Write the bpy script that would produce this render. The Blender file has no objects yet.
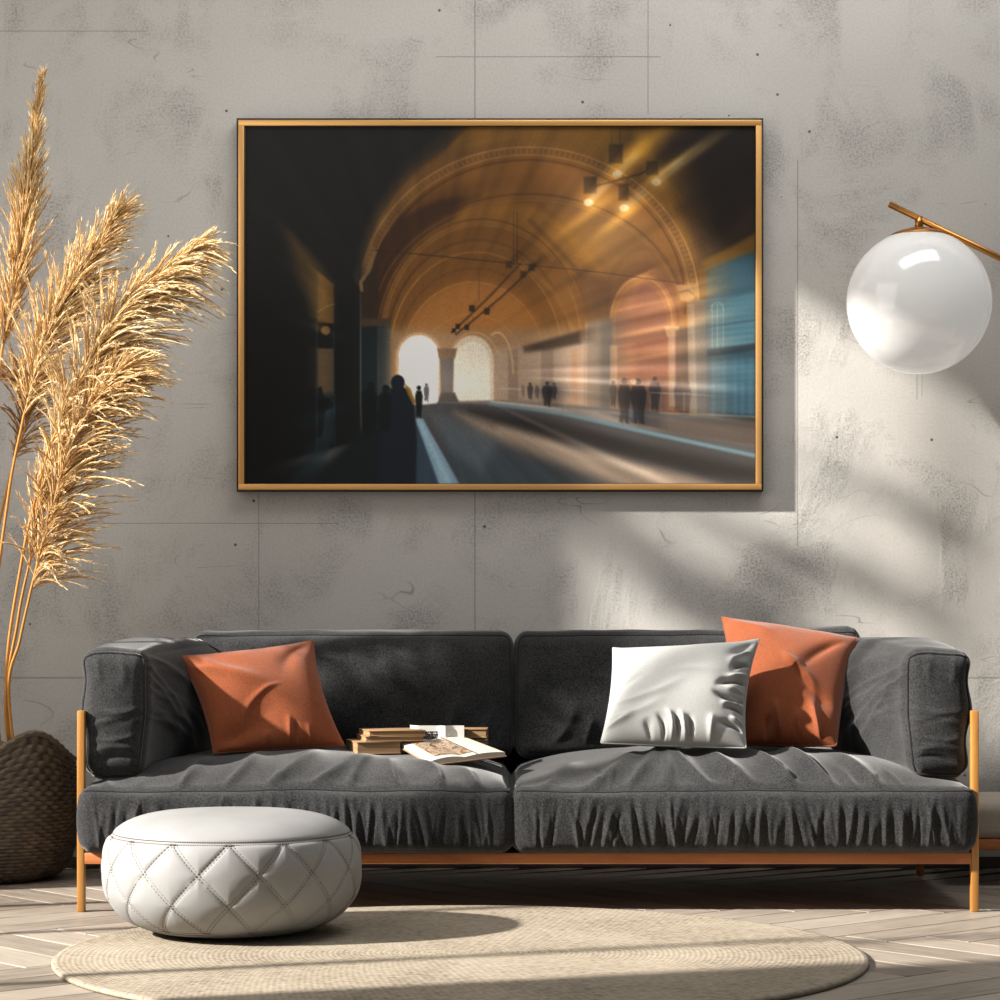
import bpy, bmesh, math, random
import numpy as np
from mathutils import Vector, Matrix

random.seed(7)
RS = np.random.RandomState(11)
col = bpy.context.scene.collection
scene = bpy.context.scene

# ---------------------------------------------------------------- camera, light, exposure
F = 2600.0            # focal length in pixels of a 1000 px wide frame
CAM_D, CAM_Z = 6.93, 0.832
cam_data = bpy.data.cameras.new('camera')
cam_data.sensor_width = 36.0
cam_data.lens = 36.0 * F / 1000.0
cam_data.shift_y = 0.10
cam_data.clip_end = 100
cam = bpy.data.objects.new('camera', cam_data)
col.objects.link(cam)
cam.location = (0, -CAM_D, CAM_Z)
cam.rotation_euler = (math.pi / 2, 0, 0)
scene.camera = cam

world = bpy.data.worlds.new('world')
scene.world = world
world.use_nodes = True
bg = world.node_tree.nodes['Background']
bg.inputs[0].default_value = (0.93, 0.97, 1.0, 1)
bg.inputs[1].default_value = 0.16

SUN = Vector((1.0, 0.36, -0.60)).normalized()
sd = bpy.data.lights.new('sun', 'SUN')
sd.energy = 13.2
sd.angle = math.radians(1.7)
sd.color = (1.0, 0.95, 0.88)
so = bpy.data.objects.new('sun', sd)
so.rotation_euler = SUN.to_track_quat('-Z', 'Y').to_euler()
so.location = (-4, -2, 4)
col.objects.link(so)

def area(name, loc, target, size, energy, color=(1, 1, 1)):
    d = bpy.data.lights.new(name, 'AREA')
    d.shape = 'RECTANGLE'
    d.size, d.size_y = size
    d.energy = energy
    d.color = color
    o = bpy.data.objects.new(name, d)
    o.location = loc
    o.rotation_euler = (Vector(target) - Vector(loc)).to_track_quat('-Z', 'Y').to_euler()
    col.objects.link(o)
    return o

area('window_daylight', (-2.12, -0.9, 1.9), (0.6, 0.4, 0.7), (2.4, 2.6), 42, (1.0, 0.96, 0.90))
area('overhead_fill', (0.9, -0.25, 4.2), (0.5, 1.15, 1.7), (2.6, 1.0), 62, (1.0, 0.98, 0.95))  # added fill lamp that brightens the upper wall, not a roof opening

scene.view_settings.view_transform = 'Standard'
scene.view_settings.look = 'None'
scene.view_settings.exposure = 0.0
scene.view_settings.gamma = 1.0
scene.view_settings.use_curve_mapping = False
scene.cycles.use_denoising = True
scene.cycles.max_bounces = 6

# ---------------------------------------------------------------- helpers
WALL_Y = 1.15
PIC_GAIN = 1.22

def W(px, py, d):
    """world point for a measured pixel at distance d from the camera"""
    return np.array([(px - 500) * d / F, d - CAM_D, CAM_Z - (py - 600) * d / F])

def lin(c):
    c = np.asarray(c, dtype=float) / 255.0
    return np.where(c <= 0.04045, c / 12.92, ((c + 0.055) / 1.055) ** 2.4)

def rgb(*c):
    l = lin(c)
    return (float(l[0]), float(l[1]), float(l[2]), 1.0)

class M:
    def __init__(self, name, color=(0.5, 0.5, 0.5, 1), rough=0.6, metal=0.0, **kw):
        self.m = bpy.data.materials.new(name)
        self.m.use_nodes = True
        self.t = self.m.node_tree
        self.n, self.l = self.t.nodes, self.t.links
        self.b = self.n['Principled BSDF']
        self.b.inputs['Base Color'].default_value = color
        self.b.inputs['Roughness'].default_value = rough
        self.b.inputs['Metallic'].default_value = metal
        for k, v in kw.items():
            self.b.inputs[k.replace('_', ' ')].default_value = v
        self.tc = None
    def coord(self, kind='Object', scale=(1, 1, 1), loc=(0, 0, 0), rot=(0, 0, 0)):
        if self.tc is None:
            self.tc = self.n.new('ShaderNodeTexCoord')
        mp = self.n.new('ShaderNodeMapping')
        mp.inputs['Scale'].default_value = scale
        mp.inputs['Location'].default_value = loc
        mp.inputs['Rotation'].default_value = rot
        self.l.new(self.tc.outputs[kind], mp.inputs['Vector'])
        return mp.outputs[0]
    def noise(self, vec, scale, detail=4, rough=0.55, dist=0.0):
        x = self.n.new('ShaderNodeTexNoise')
        x.inputs['Scale'].default_value = scale
        x.inputs['Detail'].default_value = detail
        x.inputs['Roughness'].default_value = rough
        x.inputs['Distortion'].default_value = dist
        self.l.new(vec, x.inputs['Vector'])
        return x.outputs['Fac']
    def ramp(self, fac, stops, interp='LINEAR'):
        r = self.n.new('ShaderNodeValToRGB')
        r.color_ramp.interpolation = interp
        e = r.color_ramp.elements
        while len(e) < len(stops):
            e.new(0.5)
        for el, (p, c) in zip(e, stops):
            el.position = p
            el.color = c if len(c) == 4 else (*c, 1)
        self.l.new(fac, r.inputs['Fac'])
        return r.outputs['Color']
    def mix(self, fac, a, b, mode='MIX'):
        x = self.n.new('ShaderNodeMix')
        x.data_type = 'RGBA'
        x.blend_type = mode
        for s, v in ((x.inputs[0], fac), (x.inputs[6], a), (x.inputs[7], b)):
            if isinstance(v, (int, float, tuple)):
                s.default_value = v
            else:
                self.l.new(v, s)
        return x.outputs[2]
    def math(self, op, a, b=0.0, c=0.0):
        x = self.n.new('ShaderNodeMath')
        x.operation = op
        for s, v in zip(x.inputs, (a, b, c)):
            if isinstance(v, (int, float)):
                s.default_value = v
            else:
                self.l.new(v, s)
        return x.outputs[0]
    def color(self, c):
        self.l.new(c, self.b.inputs['Base Color'])
    def bump(self, h, strength=0.3, dist=0.002):
        x = self.n.new('ShaderNodeBump')
        x.inputs['Strength'].default_value = strength
        x.inputs['Distance'].default_value = dist
        self.l.new(h, x.inputs['Height'])
        self.l.new(x.outputs[0], self.b.inputs['Normal'])
    def attr(self, name, out='Fac'):
        x = self.n.new('ShaderNodeAttribute')
        x.attribute_name = name
        return x.outputs[out]

def thing(name, label, cat, loc=(0, 0, 0), group=None):
    o = bpy.data.objects.new(name, None)
    o.empty_display_size = 0.05
    o.location = loc
    col.objects.link(o)
    o['label'] = label
    o['category'] = cat
    if group:
        o['group'] = group
    return o

def wloc(o):
    v = np.array(o.location)
    while o.parent:
        o = o.parent
        v = v + np.array(o.location)
    return v

def mesh(name, V, Fc, mat, parent=None, smooth=True, attrs=None, origin=None):
    """links world-space vertices V and faces Fc as ONE object"""
    V = np.asarray(V, dtype=float)
    if parent is not None:
        base = wloc(parent)
        loc = np.zeros(3)
    else:
        loc = np.array(origin if origin is not None else (V.min(0) + V.max(0)) / 2 * [1, 1, 0] + [0, 0, V[:, 2].min()])
        base = loc
    me = bpy.data.meshes.new(name)
    me.from_pydata((V - base).tolist(), [], [list(map(int, f)) for f in Fc])
    if smooth:
        me.polygons.foreach_set('use_smooth', np.ones(len(me.polygons), dtype=bool))
    for k, a in (attrs or {}).items():
        a = np.asarray(a, dtype=np.float32)
        if a.ndim == 1:
            at = me.attributes.new(k, 'FLOAT', 'POINT')
            at.data.foreach_set('value', a)
        else:
            at = me.attributes.new(k, 'FLOAT_COLOR', 'POINT')
            at.data.foreach_set('color', a.ravel())
    me.update()
    o = bpy.data.objects.new(name, me)
    o.location = loc
    col.objects.link(o)
    if parent is not None:
        o.parent = parent
    if mat is not None:
        me.materials.append(mat.m if isinstance(mat, M) else mat)
    return o

def tag(o, label, cat, group=None):
    o['label'] = label
    o['category'] = cat
    if group:
        o['group'] = group
    return o

class MB:
    """collects shapes into one mesh"""
    def __init__(self):
        self.V, self.F, self.n = [], [], 0
        self.A = []
    def add(self, V, Fc, a=0.0):
        V = np.asarray(V, dtype=float)
        self.V.append(V)
        self.F += [[i + self.n for i in f] for f in Fc]
        self.A.append(np.full(len(V), a) if np.isscalar(a) else np.asarray(a))
        self.n += len(V)
        return self
    def box(self, lo, hi, bevel=0.0, rot=None, a=0.0):
        lo, hi = np.array(lo, float), np.array(hi, float)
        if bevel <= 0:
            c = (lo + hi) / 2; h = (hi - lo) / 2
            V = np.array([[x, y, z] for x in (-1, 1) for y in (-1, 1) for z in (-1, 1)]) * h
            Fc = [(0, 1, 3, 2), (4, 6, 7, 5), (0, 4, 5, 1), (2, 3, 7, 6), (0, 2, 6, 4), (1, 5, 7, 3)]
        else:
            bm = bmesh.new()
            bmesh.ops.create_cube(bm, size=2)
            h = (hi - lo) / 2; c = (lo + hi) / 2
            for v in bm.verts:
                v.co = Vector((v.co.x * h[0], v.co.y * h[1], v.co.z * h[2]))
            bmesh.ops.bevel(bm, geom=bm.edges[:], offset=bevel, segments=2, affect='EDGES', profile=0.5)
            V = np.array([v.co[:] for v in bm.verts]); Fc = [[v.index for v in f.verts] for f in bm.faces]
            bm.free()
        if rot is not None:
            V = V @ np.array(rot).T
        return self.add(V + c, Fc, a)
    def tube(self, pts, rad, seg=8, cap=True, a=0.0, closed=False):
        pts = np.asarray(pts, float)
        n = len(pts)
        rad = np.full(n, rad) if np.isscalar(rad) else np.asarray(rad)
        if closed:
            T = np.roll(pts, -1, 0) - np.roll(pts, 1, 0)
        else:
            T = np.gradient(pts, axis=0)
        T /= np.linalg.norm(T, axis=1)[:, None] + 1e-12
        up = np.array([0, 0, 1.0]) if abs(T[0][2]) < 0.9 else np.array([0, 1.0, 0])
        Nn = np.zeros_like(pts)
        prev = np.cross(T[0], up); prev /= np.linalg.norm(prev)
        for i in range(n):
            v = prev - T[i] * prev.dot(T[i]); v /= np.linalg.norm(v) + 1e-12
            Nn[i] = v; prev = v
        B = np.cross(T, Nn)
        th = np.linspace(0, 2 * math.pi, seg, endpoint=False)
        V = (pts[:, None, :] + rad[:, None, None] * (np.cos(th)[None, :, None] * Nn[:, None, :] + np.sin(th)[None, :, None] * B[:, None, :])).reshape(-1, 3)
        Fc = []
        m = n if closed else n - 1
        for i in range(m):
            i2 = (i + 1) % n
            for j in range(seg):
                j2 = (j + 1) % seg
                Fc.append((i * seg + j, i * seg + j2, i2 * seg + j2, i2 * seg + j))
        if cap and not closed:
            Fc.append(tuple(reversed(range(seg))))
            Fc.append(tuple((n - 1) * seg + j for j in range(seg)))
        return self.add(V, Fc, a if np.isscalar(a) else np.repeat(a, seg))
    def lathe(self, prof, c, seg=64, closed_ends=True, a=0.0):
        prof = np.asarray(prof, float)
        th = np.linspace(0, 2 * math.pi, seg, endpoint=False)
        V = np.zeros((len(prof), seg, 3))
        V[:, :, 0] = prof[:, 0:1] * np.cos(th) + c[0]
        V[:, :, 1] = prof[:, 0:1] * np.sin(th) + c[1]
        V[:, :, 2] = prof[:, 1:2] + c[2]
        Fc = grid_faces(len(prof), seg, wrap=True)
        if closed_ends:
            Fc.append(tuple(reversed(range(seg))))
            Fc.append(tuple((len(prof) - 1) * seg + j for j in range(seg)))
        return self.add(V.reshape(-1, 3), Fc, a)
    def build(self, name, mat, parent=None, smooth=True, attr=None, **kw):
        V = np.concatenate(self.V)
        at = {attr: np.concatenate(self.A)} if attr else None
        return mesh(name, V, self.F, mat, parent, smooth, at, **kw)

def grid_faces(n, m, wrap=False):
    Fc = []
    for i in range(n - 1):
        for j in range(m if wrap else m - 1):
            j2 = (j + 1) % m
            Fc.append((i * m + j, i * m + j2, (i + 1) * m + j2, (i + 1) * m + j))
    return Fc

def flat_shade_by_angle(o, ang=35):
    me = o.data
    bm = bmesh.new(); bm.from_mesh(me)
    for e in bm.edges:
        if len(e.link_faces) == 2 and e.calc_face_angle(0) > math.radians(ang):
            e.smooth = False
    bm.to_mesh(me); bm.free()
    return o

def sstep(a, b, x):
    t = np.clip((x - a) / (b - a + 1e-12), 0, 1)
    return t * t * (3 - 2 * t)

def snoise(x, y, seed, scale, n=10):
    """cheap smooth noise in about -1..1"""
    r = np.random.RandomState(seed)
    s = 0
    for i in range(n):
        a = r.uniform(0, 2 * math.pi); f = scale * r.uniform(0.6, 1.8)
        s = s + np.sin((x * math.cos(a) + y * math.sin(a)) * f + r.uniform(0, 6.28))
    return s / math.sqrt(n)

def softbox_map(C, half, r):
    half = np.array(half, float)
    q = C * half
    core = np.clip(q, -(half - r), half - r)
    d = q - core
    L = np.linalg.norm(d, axis=1)[:, None] + 1e-12
    N = d / L
    return core + N * r, N

def softbox(half, r, cnt, deform):
    """rounded box of quads, each point passed through deform(P, N, C)"""
    Cs, Fs, n = [], [], 0
    def ax(k):
        t = np.linspace(-1, 1, cnt[k])
        return t
    for a in range(3):
        b, c = [(1, 2), (2, 0), (0, 1)][a]
        tb, tc = ax(b), ax(c)
        B, Cc = np.meshgrid(tb, tc, indexing='ij')
        for s in (-1, 1):
            P = np.zeros((B.size, 3))
            P[:, a] = s; P[:, b] = B.ravel(); P[:, c] = Cc.ravel()
            f = np.array(grid_faces(len(tb), len(tc)))
            # winding: b x c = a, outward for s = 1 (grid_faces is c-first)
            if s > 0:
                f = f[:, ::-1]
            Fs.append(f + n); Cs.append(P); n += len(P)
    C = np.concatenate(Cs); Fc = np.concatenate(Fs)
    key = np.round(C * 1e5).astype(np.int64)
    _, idx, inv = np.unique(key, axis=0, return_index=True, return_inverse=True)
    C = C[idx]; Fc = inv.ravel()[Fc]
    P, N = softbox_map(C, half, r)
    return deform(P, N, C), Fc, C

# ---------------------------------------------------------------- materials
def mat_wood(name, c0, c1, axis=0, rough=0.45):
    m = M(name, c0, rough)
    s = [14, 14, 14]; s[axis] = 1.2
    v = m.coord('Object', tuple(s))
    f = m.noise(v, 3.0, 6, 0.6, 0.6)
    m.color(m.ramp(f, [(0.3, c0), (0.7, c1)]))
    m.bump(f, 0.1, 0.001)
    return m

wood_rail = mat_wood('oiled_oak', rgb(150, 86, 44), rgb(182, 114, 62), 0)
wood_leg = mat_wood('golden_oak', rgb(150, 100, 44), rgb(178, 128, 64), 2, 0.35)
gold = M('brushed_gold', rgb(226, 172, 104), 0.38, 0.55)
gold_dark = M('dark_bronze_edge', rgb(46, 36, 26), 0.5, 0.2)
brass = M('aged_brass', rgb(178, 122, 62), 0.3, 0.9)

def mat_fabric(name, dark, light, sheen=0.35, sc=420):
    m = M(name, dark, 0.92)
    m.b.inputs['Specular IOR Level'].default_value = 0.15
    m.b.inputs['Sheen Weight'].default_value = sheen
    m.b.inputs['Sheen Roughness'].default_value = 0.45
    v = m.coord('Object')
    n1 = m.noise(v, sc, 2, 0.7)
    n2 = m.noise(v, 9.0, 4, 0.6)
    f = m.math('ADD', m.math('MULTIPLY', n1, 0.75), m.math('MULTIPLY', n2, 0.25))
    m.color(m.ramp(f, [(0.34, dark), (0.66, light)]))
    m.bump(n1, 0.35, 0.0015)
    return m

charcoal = mat_fabric('charcoal_weave', rgb(12, 12, 13), rgb(58, 58, 59), 0.24, 230)
charcoal_pipe = mat_fabric('charcoal_piping', rgb(26, 26, 27), rgb(44, 44, 44), 0.2)
rust = mat_fabric('rust_velvet', rgb(112, 56, 31), rgb(138, 76, 46), 0.25, 300)
ivory = mat_fabric('ivory_satin', rgb(150, 150, 148), rgb(162, 162, 160), 0.05, 300)

# ---------------------------------------------------------------- setting
def build_wall_back():
    m = M('polished_concrete', (0.4, 0.4, 0.4, 1), 0.8)
    m.b.inputs['Specular IOR Level'].default_value = 0.2
    v = m.coord('Object')
    # rough worn patches, stretched and distorted as trowel marks
    big = m.noise(m.coord('Object', (1, 1, 1.2)), 2.6, 6, 0.62, 0.35)
    trowel = m.noise(m.coord('Object', (1.9, 1, 0.9), rot=(0, 0.2, 0)), 2.4, 4, 0.6, 0.8)
    blot = m.math('MULTIPLY', m.ramp(big, [(0.46, (0, 0, 0)), (0.60, (1, 1, 1))]), m.ramp(trowel, [(0.42, (0, 0, 0)), (0.55, (1, 1, 1))]))
    fine = m.noise(v, 140, 4, 0.8)
    speck = m.ramp(fine, [(0.45, (0, 0, 0)), (0.66, (1, 1, 1))])
    tone = m.noise(v, 0.9, 3, 0.5)
    base = m.ramp(tone, [(0.3, rgb(182, 178, 172)), (0.7, rgb(200, 197, 192))])
    c = m.mix(m.math('MULTIPLY', m.math('MULTIPLY', blot, speck), 0.62), base, rgb(98, 95, 92))
    c = m.mix(m.math('MULTIPLY', blot, 0.10), c, rgb(110, 107, 104))
    c = m.mix(m.math('MULTIPLY', speck, 0.20), c, rgb(110, 107, 104))
    # worn scratches: thin iso-lines of a noise field, where another noise allows
    sc_ = m.noise(m.coord('Object', (0.8, 1, 2.4)), 2.6, 2, 0.5, 0.5)
    line = m.ramp(m.math('ABSOLUTE', m.math('SUBTRACT', sc_, 0.5)), [(0.0, (1, 1, 1)), (0.0035, (0, 0, 0))])
    gate = m.ramp(m.noise(v, 5.0, 2), [(0.55, (0, 0, 0)), (0.62, (1, 1, 1))])
    c = m.mix(m.math('MULTIPLY', m.math('MULTIPLY', line, gate), 0.55), c, rgb(95, 90, 86))
    # pin holes
    vo = m.n.new('ShaderNodeTexVoronoi')
    vo.inputs['Scale'].default_value = 11.0
    vo.inputs['Randomness'].default_value = 1.0
    m.l.new(v, vo.inputs['Vector'])
    pit = m.math('LESS_THAN', vo.outputs['Distance'], 0.05)
    sp = m.n.new('ShaderNodeSeparateColor'); m.l.new(vo.outputs['Color'], sp.inputs[0])
    pit = m.math('MULTIPLY', pit, m.math('GREATER_THAN', sp.outputs[0], 0.45))
    c = m.mix(m.math('MULTIPLY', pit, 0.8), c, rgb(50, 48, 46))
    # panel joints
    xyz = m.n.new('ShaderNodeSeparateXYZ'); m.l.new(m.tc.outputs['Object'], xyz.inputs[0])
    def joint(out, pos, w, lo=None, hi=None, other=None):
        a = m.math('LESS_THAN', m.math('ABSOLUTE', m.math('SUBTRACT', out, pos)), w)
        if lo is not None:
            a = m.math('MULTIPLY', a, m.math('MULTIPLY', m.math('GREATER_THAN', other, lo), m.math('LESS_THAN', other, hi)))
        return a
    j = joint(xyz.outputs[0], -0.078, 0.0022)
    for (axis, pos, w, lo, hi) in ((0, -0.75, 0.0016, 0.0, 1.18), (0, 0.46, 0.0016, 2.34, 3.2), (0, 0.925, 0.002, 1.0, 2.2),
                                   (2, 0.59, 0.0026, -3, 3), (2, 1.07, 0.0014, -1.3, -0.5), (2, 2.52, 0.0016, -0.2, 0.5), (2, 2.60, 0.0014, -3, -1.1),
                                   (0, 1.296, 0.0014, 1.455, 1.56), (0, 1.312, 0.0012, 1.465, 1.56)):
        j = m.math('MAXIMUM', j, joint(xyz.outputs[axis], pos, w, lo, hi, xyz.outputs[2 - axis]))
    c = m.mix(m.math('MULTIPLY', j, 0.4), c, rgb(88, 84, 80))
    m.color(c)
    h = m.math('SUBTRACT', m.math('MULTIPLY', m.math('MULTIPLY', blot, fine), 1.0), m.math('MULTIPLY', m.math('ADD', j, pit), 1.5))
    h = m.math('ADD', h, m.math('MULTIPLY', big, 1.2))
    m.bump(h, 0.5, 0.004)
    b = MB().box((-3.2, WALL_Y, -0.05), (3.2, WALL_Y + 0.15, 4.6))
    o = b.build('wall_back', m, smooth=False, origin=(0, WALL_Y, 0))
    o['kind'] = 'structure'

def build_wall_left():
    m = M('painted_plaster', rgb(168, 160, 150), 0.9)
    X0, X1 = -2.35, -2.2
    b = MB()
    y0, y1, z0, z1 = -2.20, 0.27, 0.18, 3.76
    b.box((X0, -3.6, -0.05), (X1, y0, 6.0))
    b.box((X0, y1, -0.05), (X1, WALL_Y, 6.0))
    b.box((X0, y0, -0.05), (X1, y1, z0))
    b.box((X0, y0, z1), (X1, y1, 6.0))
    o = b.build('wall_left', m, smooth=False, origin=(X1, 0, 0)); o['kind'] = 'structure'
    fm = M('window_frame_paint', rgb(60, 58, 55), 0.5)
    root = bpy.data.objects.new('window_1', None); root.location = (X1, 0, z0); col.objects.link(root); root['kind'] = 'structure'
    f = MB()
    for yy in (-1.74, -0.82, -0.20):
        f.box((-2.31, yy - 0.018, z0), (-2.26, yy + 0.018, z1))
    f.box((-2.31, y0, z0), (-2.26, y1, z0 + 0.05)); f.box((-2.31, y0, z1 - 0.05), (-2.26, y1, z1))
    f.box((-2.31, y0, z0), (-2.26, y0 + 0.04, z1)); f.box((-2.31, y1 - 0.04, z0), (-2.26, y1, z1))
    fo = f.build('window_frame', fm, root, smooth=False); fo['kind'] = 'structure'

def build_floor():
    m = M('herringbone_oak', (0.3, 0.3, 0.3, 1), 0.42)
    m.b.inputs['Specular IOR Level'].default_value = 0.35
    u = m.attr('plank_uv', 'Vector')
    mp = m.n.new('ShaderNodeMapping'); mp.inputs['Scale'].default_value = (1.6, 16, 1); m.l.new(u, mp.inputs['Vector'])
    g1 = m.noise(mp.outputs[0], 3.0, 6, 0.62, 1.2)
    mp2 = m.n.new('ShaderNodeMapping'); mp2.inputs['Scale'].default_value = (3, 90, 1); m.l.new(u, mp2.inputs['Vector'])
    g2 = m.noise(mp2.outputs[0], 2.0, 3, 0.6)
    r = m.attr('plank_tone')
    f = m.math('ADD', m.math('MULTIPLY', g1, 0.55), m.math('ADD', m.math('MULTIPLY', g2, 0.25), m.math('MULTIPLY', r, 0.28)))
    m.color(m.ramp(f, [(0.28, rgb(88, 79, 71)), (0.52, rgb(146, 135, 123)), (0.8, rgb(178, 167, 154))]))
    m.bump(m.math('ADD', g1, g2), 0.15, 0.001)
    L_, W_ = 0.84, 0.14
    gap = 0.0022
    ca, sa = math.cos(math.radians(-49)), math.sin(math.radians(-49))
    V, Fc, UV, TN = [], [], [], []
    off = np.array([0.35, -0.55])
    for i in range(-45, 46):
        for j in range(-12, 13):
            ox = i * W_ + j * L_; oy = i * W_ - j * L_
            for kind in (0, 1):
                if kind == 0:
                    x0, x1, y0, y1 = ox, ox + L_, oy, oy + W_
                else:
                    x0, x1, y0, y1 = ox + L_, ox + L_ + W_, oy + W_ - L_, oy + W_
                cx, cy = (x0 + x1) / 2, (y0 + y1) / 2
                wx, wy = cx * ca - cy * sa + off[0], cx * sa + cy * ca + off[1]
                if abs(wx) > 3.1 or wy > 1.7 or wy < -3.6:
                    continue
                t = random.random(); ru = random.uniform(0, 50)
                n0 = len(V)
                bv = 0.0020
                for (inset, z) in ((gap, -bv), (gap + bv, 0.0)):
                    for (px_, py_) in ((x0 + inset, y0 + inset), (x1 - inset, y0 + inset), (x1 - inset, y1 - inset), (x0 + inset, y1 - inset)):
                        V.append((px_ * ca - py_ * sa + off[0], px_ * sa + py_ * ca + off[1], z))
                        a, b_ = (px_ - x0, py_ - y0) if kind == 0 else (py_ - y0, px_ - x0)
                        UV.append((a + ru, b_ + ru * 1.7, 0, 1)); TN.append(t)
                Fc.append((n0 + 4, n0 + 5, n0 + 6, n0 + 7))
                for k in range(4):
                    k2 = (k + 1) % 4
                    Fc.append((n0 + k, n0 + k2, n0 + 4 + k2, n0 + 4 + k))
    V = np.array(V)
    V[:, 1] = np.minimum(V[:, 1], WALL_Y)
    o = mesh('floor', V, Fc, m, smooth=False, attrs={'plank_tone': TN, 'plank_uv': UV}, origin=(0, 0, 0))
    dark = M('joint_filler', rgb(22, 19, 17), 0.9)
    # the dark bed under the planks is part of the same floor mesh
    me = o.data
    bm = bmesh.new(); bm.from_mesh(me)
    q = [bm.verts.new(p) for p in ((-3.2, -3.6, -0.004), (3.2, -3.6, -0.004), (3.2, WALL_Y, -0.004), (-3.2, WALL_Y, -0.004))]
    q2 = [bm.verts.new(p) for p in ((-3.2, -3.6, -0.05), (3.2, -3.6, -0.05), (3.2, WALL_Y, -0.05), (-3.2, WALL_Y, -0.05))]
    me.materials.append(dark.m)
    fs = [bm.faces.new(q), bm.faces.new(q2[::-1])]
    for k in range(4):
        k2 = (k + 1) % 4
        fs.append(bm.faces.new((q[k2], q[k], q2[k], q2[k2])))
    for f_ in fs:
        f_.material_index = 1
    bm.to_mesh(me); bm.free()
    o['kind'] = 'structure'

def build_baseboard():
    m = M('baseboard_paint', rgb(92, 84, 76), 0.6)
    o = MB().box((-2.2, WALL_Y - 0.012, 0), (3.2, WALL_Y, 0.035), 0.002).build('baseboard_back', m, smooth=False)
    o['kind'] = 'structure'

build_wall_back(); build_wall_left(); build_floor(); build_baseboard()

# ---------------------------------------------------------------- sofa
def pipe_loop(half, r, deform, plane, rad, n=60):
    """tube running along the four edges of one face ('front','top') of a softbox"""
    t = np.linspace(-1, 1, n)
    if plane == 'front':
        c = [(x, -1, 1) for x in t] + [(1, -1, z) for z in t[::-1]] + [(x, -1, -1) for x in t[::-1]] + [(-1, -1, z) for z in t]
    else:
        c = [(x, -1, 1) for x in t] + [(1, y, 1) for y in t] + [(x, 1, 1) for x in t[::-1]] + [(-1, y, 1) for y in t[::-1]]
    C = []
    for p in c:
        if not C or np.linalg.norm(np.array(p) - C[-1]) > 1e-6:
            C.append(np.array(p, float))
    if np.linalg.norm(C[0] - C[-1]) < 1e-6:
        C.pop()
    C = np.array(C)
    P, N = softbox_map(C, half, r)
    P = deform(P, N, C)
    return P

def fold_sum(a, b, folds):
    """sum of soft creases in a 2-D chart: (a0,b0,a1,b1,width,amp,bend)"""
    s = np.zeros_like(a)
    for (a0, b0, a1, b1, w, amp, bend) in folds:
        dx, dy = a1 - a0, b1 - b0
        L = math.hypot(dx, dy) + 1e-9
        t = ((a - a0) * dx + (b - b0) * dy) / (L * L)
        dd = ((a - a0) * dy - (b - b0) * dx) / L - bend * L * 4 * t * (1 - t)
        env = sstep(-0.15, 0.25, t) * (1 - sstep(0.6, 1.15, t))
        ww = w * (0.6 + 0.8 * np.clip(t, 0, 1))
        s = s + amp * env * np.exp(-np.abs(dd / ww) ** 1.7)
    return s

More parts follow.
